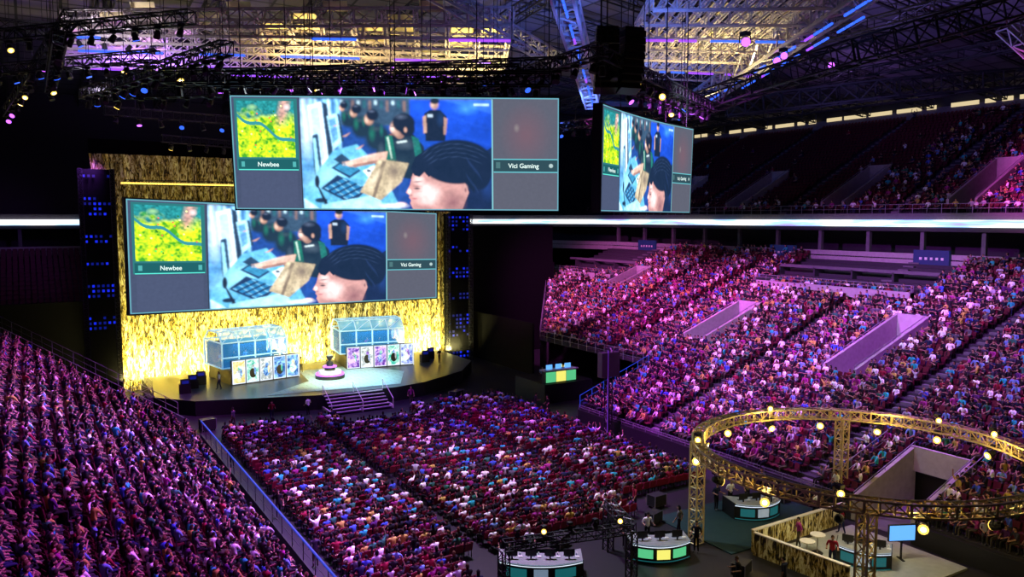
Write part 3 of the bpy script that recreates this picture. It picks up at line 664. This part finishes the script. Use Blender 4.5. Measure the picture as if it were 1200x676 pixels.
def booth(cx,y0,w,rot,carr):
    E=empty('player_booth',(cx,y0,ST)); E.rotation_euler=(0,0,rot)
    b=MB(); hw=w/2
    b.box((-hw,0,0),(hw,.3,2.5),M_black); b.box((-hw,.3,0),(hw-.6,6,1.5),M_black)
    n=5; cw=w/n
    for i in range(n):
        x0=-hw+i*cw+.06; x1=x0+cw-.12
        b.box((x0,-.06,.1),(x1,0,2.45),M_cardw); b.box((x0+.07,-.09,.2),(x1-.07,-.06,2.36),carr[i%len(carr)])
        c=V(((x0+x1)/2,-.1,1.3)); b.ell(c+V((.05,0,.4)),(.17,.02,.22),carr[(i+1)%len(carr)],8,6); b.ell(c+V((0,0,-.25)),(.36,.02,.5),M_black if i%2 else carr[(i+2)%len(carr)],8,6); b.ell(c+V((.2,0,-.1)),(.12,.025,.45),carr[(i+3)%len(carr)],8,6)
    b.box((hw,.0,.0),(hw+.08,1.6,2.3),M_cardw); b.box((hw+.08,.15,.2),(hw+.1,1.45,2.15),carr[2])
    b.obj('front_panel',parent=E)
    g=MB(); z0=1.5;z1=4.1;zt=5.1;ya=1.3;yb=6.;xa=-hw-.4;xb=hw-.7
    for x in np.linspace(xa,xb,5):
        for y in(ya,yb): g.box((x-.07,y-.07,z0),(x+.07,y+.07,z1),M_frame)
        g.tube([(x,ya,z1),(x,ya+1.2,zt),(x,yb-1.2,zt),(x,yb,z1)],.08,M_frame,4)
    for y in(ya,yb):
        for z in (z0+.05,z0+1.1,z1): g.box((xa,y-.07,z-.06),(xb,y+.07,z+.06),M_frame)
    for x in(xa,xb):
        for z in (z0+.05,z1): g.box((x-.07,ya,z-.06),(x+.07,yb,z+.06),M_frame)
    for y in(ya+1.2,yb-1.2): g.box((xa,y-.06,zt-.05),(xb,y+.06,zt+.05),M_frame)
    xs=np.linspace(xa,xb,5)
    for q in range(4):
        g.tube([(xs[q],ya,z1),(xs[q+1],ya+1.2,zt)],.045,M_frame,4); g.tube([(xs[q],yb-1.2,zt),(xs[q+1],ya+1.2,zt)],.045,M_frame,4)
    g.obj('frame',parent=E)
    gg=MB()
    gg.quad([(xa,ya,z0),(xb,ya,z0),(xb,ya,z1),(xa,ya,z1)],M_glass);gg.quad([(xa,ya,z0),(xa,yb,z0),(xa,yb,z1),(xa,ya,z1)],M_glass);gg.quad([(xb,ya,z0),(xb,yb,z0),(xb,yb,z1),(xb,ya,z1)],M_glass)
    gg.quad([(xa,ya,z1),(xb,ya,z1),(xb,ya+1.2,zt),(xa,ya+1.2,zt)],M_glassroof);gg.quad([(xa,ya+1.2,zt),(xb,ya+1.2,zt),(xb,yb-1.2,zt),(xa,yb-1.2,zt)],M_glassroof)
    gg.obj('glass',parent=E)
    d=MB(); d.box((xa+.3,2.3,z0+.7),(xb-.3,3.1,z0+.76),M_black); d.box((xa+.2,yb-.2,z0),(xb-.2,yb-.1,z1-.3),M_black)
    for i in range(5):
        x=xa+.8+i*(xb-xa-1.6)/4
        d.box((x-.3,2.5,z0+.85),(x+.3,2.55,z0+1.22),M_black); d.box((x-.27,2.551,z0+.88),(x+.27,2.56,z0+1.19),M_mon); d.box((x-.04,2.5,z0+.76),(x+.04,2.56,z0+.9),M_black)
        o=bpy.data.objects.new('player_%d'%(i+1),human_meshes[[6,1,0,6,1][i]]); sc.collection.objects.link(o); o.parent=E; o.location=(x,3.75,z0); o.rotation_euler=(0,0,math.pi)
        o=bpy.data.objects.new('player_chair_%d'%(i+1),chair_me); sc.collection.objects.link(o); o.parent=E; o.location=(x,3.75,z0); o.rotation_euler=(0,0,math.pi)
    d.obj('player_desk',parent=E)
    l=bpy.data.lights.new('booth_light','AREA'); l.energy=450; l.size=w*.8; l.color=(.2,.6,1); lo=bpy.data.objects.new('booth_light',l); sc.collection.objects.link(lo); lo.parent=E; lo.location=(0,3.2,3.9)
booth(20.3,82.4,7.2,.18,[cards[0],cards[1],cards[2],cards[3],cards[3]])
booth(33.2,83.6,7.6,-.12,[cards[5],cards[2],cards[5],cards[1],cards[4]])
b=MB()
for x,y in((13.2,82.5),(14.2,84.),(12.2,80.6),(38.8,84),(40.2,85.6)):
    b.box((x-.5,y-.3,ST),(x+.5,y+.3,ST+.9),M_black); b.box((x-.3,y-.36,ST+.95),(x+.3,y-.3,ST+1.25),M_bluedim); b.box((x-.45,y-.3,ST+.88),(x+.45,y-.22,ST+1.4),M_black)
b.obj('stage_side_equipment')
b=MB()
for z0,z1,r,m_ in((0,.35,1.5,M_black),(.35,.5,1.45,M_purp),(.5,.8,1.15,M_framew),(.8,1.15,.55,M_black),(1.15,1.25,.7,M_purp),(1.25,1.7,.35,M_black)):
    b.tube([(0,0,z0),(0,0,z1)],r,m_,28)
b.tube([(0,0,1.7),(0,0,1.8),(0,0,2.1),(0,0,2.35)],[.2,.12,.32,.38],M_black,16); b.tube([(0,0,2.35),(0,0,2.5)],[.38,.1],M_alu,16)
b.obj('trophy_pedestal',(26.4,80.6,ST+.03))

M_green=emat('green_panel',(.12,.7,.3),.8); M_gy=emat('yellow_panel',(.8,.75,.15),1.2); M_teal=emat('teal_panel',(.015,.2,.22),.5)
b=MB(); b.box((42.3,64.,0),(48,69.5,1.9),M_black)
b.box((42.6,64.4,1.9),(46.2,65.,3.1),M_black)
for i in range(3): b.box((42.7+i*1.2,64.3,2.0),(43.8+i*1.2,64.4,3.0),[M_green,M_gy,M_green][i])
b.box((42.5,64.2,3.1),(46.4,65.3,3.2),M_white); b.box((46.2,65,1.9),(46.3,67,3.1),M_gy)
for i in range(3): b.box((43.+i*1.1,64.8,3.2),(43.7+i*1.1,64.86,3.65),M_mon)
b.obj('caster_desk_platform')
for i,(x,y) in enumerate(((43.3,66.),(44.6,66.2),(45.8,66.))):
    o=bpy.data.objects.new('seated_caster' ,human_meshes[[0,3,2][i]]); sc.collection.objects.link(o); o.location=(x,y,1.9); o.rotation_euler=(0,0,math.pi-.3)
    o2=bpy.data.objects.new('desk_chair',chair_me); sc.collection.objects.link(o2); o2.location=(x,y,1.9); o2.rotation_euler=(0,0,math.pi-.3)
b=MB(); b.truss((39.9,51,.1),(39.9,51,7.6),.45,.05,M_steelD); b.box((39.4,50.5,0),(40.4,51.5,.1),M_black); b.box((39.0,50.7,5.2),(40.8,51.3,7.2),M_black)
b.tube([(39.62,50.72,.2),(39.62,50.72,7.4)],.03,mat('dim_purple_tube',(.1,.03,.3),.5,em=(.2,.04,.6),es=.5,noise=0),4)
b.obj('speaker_tower')

# ------------------------------------------------------------------ production area
M_desktop=mat('desk_top',(.3,.32,.34),.4)
def desk(name,cx,cy,w,d,rot,mon=3,front=M_teal):
    b=MB(); N=12
    pts=[(-w/2+w*i/N, -d*.35*(1-((2*i/N)-1)**2)) for i in range(N+1)]
    for i in range(N):
        (xa,ya),(xb,yb)=pts[i],pts[i+1]
        b.quad([(xa,ya,0),(xb,yb,0),(xb,yb,1.0),(xa,ya,1.0)],M_black)
        for (za,zb,mm) in((.12,.17,M_teal),(.89,.93,M_cardw)): b.quad([(xa,ya-.03,za),(xb,yb-.03,za),(xb,yb-.03,zb),(xa,ya-.03,zb)],mm)
        if i in (1,2,3,8,9,10): b.quad([(xa,ya-.03,.3),(xb,yb-.03,.3),(xb,yb-.03,.78),(xa,ya-.03,.78)],front)
        b.quad([(xa,ya-.1,1.05),(xb,yb-.1,1.05),(xb,yb+d*.8,1.05),(xa,ya+d*.8,1.05)],M_desktop); b.quad([(xa,ya-.1,1.0),(xb,yb-.1,1.0),(xb,yb-.1,1.05),(xa,ya-.1,1.05)],M_framew)
    b.box((-.35,-d*.35-.08,.3),(.35,-d*.35-.04,.8),M_gy if front is M_green else M_framew)
    for s in(-1,1): b.box((s*w/2-.04,0,0),(s*w/2+.04,d*.8,1.04),M_black)
    b.quad([(-w/2,d*.8,0),(w/2,d*.8,0),(w/2,d*.8,1.),(-w/2,d*.8,1.)],M_black)
    for i in range(mon):
        x=-w/2+w*(i+.7)/(mon+.4); b.box((x-.28,.1,1.2),(x+.28,.14,1.55),M_black); b.box((x-.25,.14,1.23),(x+.25,.15,1.52),M_mon); b.box((x-.04,.08,1.05),(x+.04,.13,1.25),M_black); b.box((x-.2,.35,1.06),(x+.2,.5,1.08),M_black)
        b.box((x+.32,.2,1.05),(x+.52,.4,1.09),M_white); b.tube([(x+.4,.6,1.05),(x+.4,.6,1.17)],.04,M_white,8)
    return b.obj(name,(cx,cy,0),rot)
yaw=math.atan2(.516,.856)
desk('production_desk',21.2,32.4,4.2,1.7,-.55,4)
desk('production_desk',27.9,31.1,3.2,1.7,-.45,3,M_green)
desk('production_desk',36.9,32.6,3.0,1.8,-.3,3)
desk('production_desk',36.3,25.,2.6,1.5,-1.0,3,M_teal)
b=MB(); b.box((33.4,22,0),(40.6,28.8,.12),mat('pale_deck',(.4,.43,.44),.4)); b.box((31.6,29.6,0),(40.9,35.8,.06),mat('teal_carpet',(.006,.03,.038),.9)); b.obj('production_riser')
b=MB(); b.box((0,0,0),(7.9,.12,1.2),M_gold); b.box((0,-.05,1.2),(7.9,.17,1.26),M_white); b.obj('gold_partition',(32.8,29.2,0),.02)
b=MB(); b.box((0,0,0),(5.4,.12,1.2),M_gold); b.box((0,-.05,1.2),(5.4,.17,1.26),M_white); b.obj('gold_partition',(32.6,29.0,0),-1.45)
b=MB(); b.box((-.06,-.3,0),(.06,.3,.05),M_black); b.box((-.04,-.04,0),(.04,.04,1.3),M_black); b.box((-.75,-.05,1.),(.75,.05,1.9),M_black); b.box((-.7,-.06,1.05),(.7,-.05,1.85),M_mon); b.obj('display_monitor',(38.6,24.4,.12),-.45)
for (x,y) in((34.3,26.9),(35.5,27.2)):
    b=MB(); b.tube([(0,0,0),(0,0,.04)],.3,M_black,14); b.tube([(0,0,.04),(0,0,1.0)],.04,M_alu,8); b.tube([(0,0,1.0),(0,0,1.05)],.4,M_white,18); b.obj('cocktail_table',(x,y,.12))
for (x,y,w_,d_,h_,r_) in((31.,35.2,1.,.6,.7,.3),(33.,37.2,1.,.7,.8,.1),(24.3,35.2,1.2,.6,.7,.5),(40.4,33.6,.7,.7,.9,0.),(30.2,27.6,1.,.7,.7,.4),(12.4,70.8,1.2,.8,1.,.2),(35.5,69.5,1.4,.8,1.1,.5)):
    b=MB(); b.box((-w_/2,-d_/2,.12),(w_/2,d_/2,h_),M_black)
    for sx in(-1,1):
        for sy in(-1,1): b.box((sx*w_/2-.02,sy*d_/2-.02,.1),(sx*w_/2+.02,sy*d_/2+.02,h_+.02),M_rail); b.tube([(sx*(w_/2-.12),sy*(d_/2-.1),0),(sx*(w_/2-.12),sy*(d_/2-.1),.12)],.05,M_black,8)
    for z in(.14,h_): b.box((-w_/2-.01,-d_/2-.01,z-.02),(w_/2+.01,d_/2+.01,z+.01),M_steelD)
    b.obj('flight_case',(x,y,0),r_)
stp=[(16.5,37.2,1,.6),(12.0,39.6,0,.0),(11.9,58.8,2,.2),(12.2,47.5,1,3.0),(40.3,60.5,0,1.5),(39.9,62,2,-1.5),(28.8,33.2,2,2.8),(27.3,33.3,0,3.),(22,34.7,2,2.6),(20.6,35.,0,2.7),(36.8,34.7,2,3.),(38.1,34.5,0,2.8),(35.6,34.7,2,3.1),(38.9,28.2,1,.8),(39.,27,3,2.2),(35.1,28.1,3,1.),(31.2,37.2,1,1.4),(21.3,71.5,0,.4),(31.2,70.8,1,2.9),(18,71.5,2,3),(34.6,25.6,2,2.2),(40.2,35.2,0,1.7),(39.6,30.6,1,.4),(14.5,70.6,3,.6),(28.7,26.4,2,1.2),(30.5,25.2,3,.2),(30.2,30.8,0,2.),(31.,33.,1,.5)]
for x,y,k,r in stp:
    o=bpy.data.objects.new('standing_person',stand_meshes[k]); sc.collection.objects.link(o); o.location=(x,y,.12 if (33.4<x<40.6 and 22<y<28.8) else (.06 if 31.6<x<40.9 and 29.6<y<35.8 else 0)); o.rotation_euler=(0,0,r)
for x,y,k in((24.6,84.8,0),(28.,85.5,3),(39.8,82.2,2),(15.3,80.5,1)):
    o=bpy.data.objects.new('stage_crew_member',stand_meshes[k]); sc.collection.objects.link(o); o.location=(x,y,ST+.02); o.rotation_euler=(0,0,k*1.7)

def lamphead(mb,p,aim,m,s=1.):
    p=V(p); aim=V(aim).normalized()
    mb.box(p+V((-.16,-.16,-.12))*s,p+V((.16,.16,.05))*s,M_black)
    c=p+V((0,0,-.38))*s
    u=aim.cross(V((0,0,1))); u=(u.normalized() if u.length>.05 else V((1,0,0)))
    for q in(-1,1): mb.tube([p+u*q*.12*s,p+u*q*.22*s+V((0,0,-.15))*s,c+u*q*.22*s],.03*s,M_black,4)
    mb.tube([c-aim*.22*s,c-aim*.1*s,c+aim*.22*s],[.1*s,.16*s,.19*s],M_black,10)
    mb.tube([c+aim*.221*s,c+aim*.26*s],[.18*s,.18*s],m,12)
    if m is M_yel: mb.tube([c+aim*.261*s,c+aim*.27*s],[.09*s,.09*s],M_core,10)  # bright centre disc; the yellow disc behind it paints the halo
def spot(name,loc,target,energy,color,angle=60,blend=.8,size=.6):
    l=bpy.data.lights.new(name,'SPOT'); l.energy=energy;l.color=color;l.spot_size=math.radians(angle);l.spot_blend=blend;l.shadow_soft_size=size
    o=bpy.data.objects.new(name,l); sc.collection.objects.link(o); o.location=loc; o.rotation_euler=(V(target)-V(loc)).to_track_quat('-Z','Y').to_euler(); return o
RC=V((36.3,25.3,6.0)); RR=8.3
b=MB(); NS=30
for i in range(NS):
    a0=2*math.pi*i/NS;a1=2*math.pi*(i+1)/NS
    p0=RC+V((math.cos(a0),math.sin(a0),0))*RR;p1=RC+V((math.cos(a1),math.sin(a1),0))*RR
    b.truss(p0,p1,.55,.055,M_trusslit,.6)
for a in (2.25,.75,-.8,-2.5):
    p=RC+V((math.cos(a),math.sin(a),0))*RR; b.truss((p.x,p.y,.05),(p.x,p.y,5.75),.55,.055,M_trusslit,.6); b.box((p.x-.4,p.y-.4,0),(p.x+.4,p.y+.4,.05),M_black)
for i in range(16):
    a=2*math.pi*(i+.3)/16; p=RC+V((math.cos(a),math.sin(a),0))*RR+V((0,0,-.3))
    inw=V((-math.cos(a),-math.sin(a),-.35))
    if i%2==0: inw=V((-.8,-.55,.05))
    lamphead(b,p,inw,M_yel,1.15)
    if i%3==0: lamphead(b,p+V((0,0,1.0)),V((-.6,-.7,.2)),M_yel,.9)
b.obj('ring_lighting_truss')
for i in range(7):
    a=2*math.pi*(i+.5)/7; p=RC+V((math.cos(a),math.sin(a),0))*(RR-1.3)+V((0,0,.2))
    l=bpy.data.lights.new('ring_truss_lamp','POINT'); l.energy=150; l.color=(1,.72,.18); l.shadow_soft_size=.15; o=bpy.data.objects.new('ring_truss_lamp',l); sc.collection.objects.link(o); o.location=p
b=MB(); b.truss((18.6,31.6,2.6),(25.2,30.2,2.6),.45,.04,M_steelD,.5); b.truss((25.2,30.2,2.6),(26.3,33.5,2.6),.45,.04,M_steelD,.5)
for x,y in((18.6,31.6),(25.2,30.2),(26.3,33.5)): b.truss((x,y,0),(x,y,2.4),.4,.04,M_steelD,.5)
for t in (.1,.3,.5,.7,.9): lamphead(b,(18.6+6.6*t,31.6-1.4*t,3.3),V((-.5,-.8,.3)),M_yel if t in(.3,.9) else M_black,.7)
b.obj('desk_lighting_truss')

# ------------------------------------------------------------------ roof
M_roof=brickmat('roof_deck',(.14,.12,.16),(.07,.065,.09),(.012,.012,.016),.22,.03,.7,.8,.5,0)
rz=lambda x,y:33.5+.13*max(0,min(101-x,x+60,125-y,y+45))
b=MB(); gx=np.linspace(-60,101,24); gy=np.linspace(-45,125,24)
for i in range(23):
    for j in range(23):
        b.quad([(gx[i],gy[j],rz(gx[i],gy[j])),(gx[i+1],gy[j],rz(gx[i+1],gy[j])),(gx[i+1],gy[j+1],rz(gx[i+1],gy[j+1])),(gx[i],gy[j+1],rz(gx[i],gy[j+1]))],M_roof)
b.obj('ceiling')
b=MB()
for y in range(-10,120,9):
    b.truss((100,y,rz(100,y)-1),(45,y,rz(45,y)-1.2),1.2,.1,M_steelD,3.)
for x in (50,64,78,92): b.truss((x,0,rz(x,50)-2.2),(x,118,rz(x,118)-1.5),1.,.09,M_steelD,3.)
for x in range(-20,50,9): b.truss((x,60,rz(x,60)-1.5),(x,120,rz(x,120)-1),1.2,.1,M_steelD,3.)
b.obj('roof_rafters')
b=MB(); glow=MB()
M_panel=mat('acoustic_panel',(.6,.5,.22),.7,noise=.5,nscale=.35)
def canopy(b,A0,A1,B0,B1,z,n,mm,mod,ledrows):
    A0,A1,B0,B1=[V((*p,z)) for p in(A0,A1,B0,B1)]
    for i in range(n+1):
        t=i/n; p=A0.lerp(B0,t);q=A1.lerp(B1,t); b.truss(p,q,.5,.07,mm,1.6,h=1.2)
        if i in ledrows:
            s=0.03
            while s<.95:
                e_=min(1,s+random.choice([.05,.1,.18]))
                if random.random()<.75: glow.tube([p.lerp(q,s)-V((0,0,.75)),p.lerp(q,e_)-V((0,0,.75))],.11,random.choice([M_purpstrip,M_purpstrip,M_bluestrip]),4)
                s=e_+random.choice([.03,.08])
    for j in range(15):
        s=j/14; p=A0.lerp(A1,s);q=B0.lerp(B1,s); b.truss(p+V((0,0,.5)),q+V((0,0,.5)),.3,.06,mm,2.)
    for i in range(n):
        for j in range(14):
            if (i*5+j*3)%9 not in mod: continue
            P=[A0.lerp(B0,(i+a)/n).lerp(A1.lerp(B1,(i+a)/n),(j+c)/14)+V((0,0,1.2)) for a,c in((.1,.12),(.1,.88),(.9,.88),(.9,.12))]
            b.quad(P,M_panel)
canopy(b,(2.8,66),(29.6,49.),(3.5,82),(42,71.5),32,6,M_joist,(1,4,6,8),(1,3,5,6)); canopy(b,(38,44),(50,36),(52,66),(66,62),33,6,M_joist,(0,2,3,5,7),(2,5))
b.obj('ceiling_joist_canopy')
b=MB()
b.truss((28.,41,32.5),(53,71,30.5),1.4,.14,M_alu,2.); b.truss((46,32,33),(70,76,31),1.6,.15,M_alu,2.2); b.truss((18,45,33),(40,58.5,31.5),1.,.1,M_alu,1.6)
arc=[(48.5,52,27.2),(49.5,45,28.5),(52,38,30),(55.5,31,31.5),(59,24,33)]
for p,q in zip(arc[:-1],arc[1:]): b.truss(p,q,1.6,.1,M_steelD,1.4)
arc=[(66,64,30),(78,52,31.5),(90,44,32.5),(99,36,32)]
for p,q in zip(arc[:-1],arc[1:]): b.truss(p,q,1.8,.13,M_steelD,2.)
b.truss((70,37,34),(78,33,27),1.4,.12,M_alu,1.8)
b.tube([(53,71,30.5),(66,64,30)],.35,M_steelD,8)
b.obj('main_roof_truss')
for p0,p1 in (((28.5,41.5,31.6),(53,70.7,29.7)),((46.4,32.4,32),(69.6,75.6,30.1)),((50,36,31.8),(66,62,31.8))):
    p0=V(p0);p1=V(p1);n=int((p1-p0).length/1.6)
    for i in range(n):
        if i%4<3: a=p0.lerp(p1,i/n);c=p0.lerp(p1,(i+.85)/n); glow.tube([a,c],.1,M_bluestrip if i%8<6 else M_purpstrip,4)  # added glowing strips stand in for blue light falling on the beams
glow.obj('truss_glow_strips')
b=MB()
TR=[((4,67,27),(27.5,48.2,27)),((9.5,57.5,27.3),(27.5,39.3,27)),((26.5,35.2,26.8),(48.5,48.8,27)),((7,50,26),(23.5,38.2,26)),((9,47,25.6),(25,37.3,25.6)),((4,67,27),(9.5,45,27)),((27.5,48.2,27),(26.8,35,27)),((12,88,26),(43,90,25)),((6,76,27),(46,78,26.5)),((48.5,48.8,27),(44,72,27)),((33,41,26.5),(43,46,26.5)),((2,72,28),(2,52,28)),((-1,64,30),(9,52,30)),((27.5,48.2,27),(45,75,27)),((-3,74,29),(8,60,29)),((-1,82,27),(3,60,31)),((-2,70,32),(10,70,32))]
for p,q in TR: b.truss(p,q,.7,.06,M_steelD,.9)
for n_,(p,q) in enumerate(TR):
    p=V(p);q=V(q);L_=int((q-p).length/1.7)
    for i in range(L_):
        c=p.lerp(q,(i+.5)/L_)+V((0,0,-.4)); r_=random.random()
        m_=M_black
        if r_<.05: m_=M_yel
        elif r_<.14: m_=M_purp
        elif r_<.24: m_=M_bluestrip
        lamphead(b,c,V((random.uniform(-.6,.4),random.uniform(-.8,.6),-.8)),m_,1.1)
    for i in range(4):
        c=p.lerp(q,(i+.2)/3.4 if i<3 else .98); b.tube([c,(c.x,c.y,rz(c.x,c.y)-.3)],.025,M_black,3,False)
for P in (P1,P2):
    for u in (.03,.25,.5,.75,.97):
        c=P(u,-.01,-.3); b.tube([c,(c.x,c.y,c.z+9)],.03,M_black,4,False)
for c,m_,s_ in(((30.8,38.3,27),M_yel,1.5),((33.2,39.6,26.6),M_yel,1.3),((36.2,40.9,26.4),M_yel,1.2),((46,43,31.6),M_purp,1.8),((54,47,31.6),M_purp,1.6),((49,42,30.6),M_purp,1.4),((57,44,31),M_purp,1.4),((30.5,39,28.2),M_yel,1.2)):
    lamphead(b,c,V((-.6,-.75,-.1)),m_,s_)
b.obj('lighting_rig_truss')
def linearray(x,y,z,rot,n=9):
    b=MB()
    for i in range(n):
        T=Matrix.Rotation(math.radians(-i*3.2),4,'X'); T.translation=(0,.02*i*i*.6,-i*.42)
        b.box((-.65,-.3,-.36),(.65,.45,0),M_black,T); b.box((-.55,-.32,-.32),(.55,-.3,-.04),M_steelD,T)
    b.box((-.6,-.2,.05),(.6,.4,.2),M_steelD)
    b.tube([(0,0,.2),(0,0,9)],.03,M_black,4); b.obj('line_array_speaker',(x,y,z),rot)
linearray(28.6,37.,28.6,-.5,8); linearray(30.0,36.4,28.6,-.2,8); linearray(17,56,25,.2,10); linearray(43,70,24,.2,10)

# ------------------------------------------------------------------ lights
MAG=(.95,.10,.82); VIO=(.42,.1,1.); PNK=(1,.18,.85); BLU=(.1,.2,1.)
K=1.
spot('east_stand_light',(30,48,30),(56,46,6),120000*K,(.62,.09,.95),75)
spot('east_stand_light',(36,70,29),(62,82,9),115000*K,PNK,50)
spot('east_stand_light',(45,30,30),(56,32,6),50000*K,(.55,.11,.95),80)
spot('east_stand_light',(46,62,29),(60,64,8),60000*K,MAG,60)
spot('upper_bowl_light',(56,40,30),(86,34,22),55000*K,MAG,48)
spot('west_stand_light',(22,44,28),(4,44,5),130000*K,(.5,.1,1.),75)
spot('west_stand_light',(24,64,28),(3,68,5),100000*K,(.7,.12,1),65)
spot('west_stand_light',(18,28,27),(3,30,6),60000*K,(.62,.12,.95),80)
spot('west_white_key',(20,50,29),(3,46,5),18000*K,(.8,.95,1),85)
spot('floor_audience_light',(26,66,27),(26,62,0),42000*K,VIO,65)
spot('floor_audience_light',(22,44,26),(20,44,0),28000*K,(.75,.14,.9),75)
spot('floor_audience_light',(34,50,26),(34,50,0),42000*K,(.72,.11,.95),65)
spot('floor_white_fill',(24,42,25),(23,41,0),20000*K,(.8,1,1),80)  # added neutral fill so pale clothes on the floor read white
spot('stand_white_key',(38,40,30),(56,42,6),20000*K,(.75,.92,1),90)
spot('far_corner_fill',(6,88,24),(-3,104,9),3000*K,VIO,90)  # added violet fill to lift the dark far corner
spot('stage_key_light',(24,62,25),(28,78,1.5),75000*K,(.6,1,1),24)
spot('stage_key_light',(36,62,25),(33,84,2.5),5000*K,(.5,.8,1),24)
spot('stage_key_light',(14,62,25),(19,84,2.5),5000*K,(.5,.8,1),24)
for i in range(7):
    l=bpy.data.lights.new('curtain_uplight','AREA'); l.shape='RECTANGLE'; l.size=5; l.size_y=.4; l.energy=(2600 if i in(0,6) else 1700)*K; l.color=(1,.86,.27)
    o=bpy.data.objects.new('curtain_uplight',l); sc.collection.objects.link(o); o.location=(10+i*5.6,88.9,1.7); o.rotation_euler=(V((10+i*5.6,91.4,4.5))-o.location).to_track_quat('-Z','Y').to_euler()
spot('curtain_wash',(26,70,7.9),(26,91,5),15000*K,(1,.88,.32),95)
spot('ring_light',(35,25,6),(35,25,0),800*K,(1,.85,.55),140)
spot('roof_uplight',(20,64,28),(22,66,34),7000*K,(1,.72,.3),150)
spot('roof_uplight',(34,60,28),(34,62,34),7500*K,(1,.8,.3),150)
spot('roof_uplight',(8,74,28),(10,76,34),13000*K,(.35,.15,1),150)
spot('roof_uplight',(5,66,27),(6,68,34),6000*K,(.7,.6,.8),150)
spot('roof_uplight',(52,52,27),(52,52,34),8000*K,(1,.78,.35),150)
spot('roof_uplight',(46,66,26),(50,70,33),15000*K,BLU,150)
spot('roof_uplight',(34,42,28),(36,46,36),5000*K,BLU,150)
spot('roof_uplight',(62,44,25),(74,46,38),7000*K,(.3,.22,.95),130)
spot('roof_uplight',(80,60,28),(84,60,36),1800*K,(.4,.2,.8),150)
w=bpy.data.worlds.new('arena_dark'); sc.world=w; w.use_nodes=True; w.node_tree.nodes['Background'].inputs[0].default_value=(.25,.15,.5,1); w.node_tree.nodes['Background'].inputs[1].default_value=.015

# ------------------------------------------------------------------ camera
cam=bpy.data.cameras.new('camera');co=bpy.data.objects.new('camera',cam);sc.collection.objects.link(co); sc.camera=co
co.location=(0,0,18); co.rotation_euler=(math.pi/2-math.radians(5),0,-yaw); cam.sensor_width=36; cam.lens=940/1200*36; cam.clip_end=500; cam.clip_start=.5
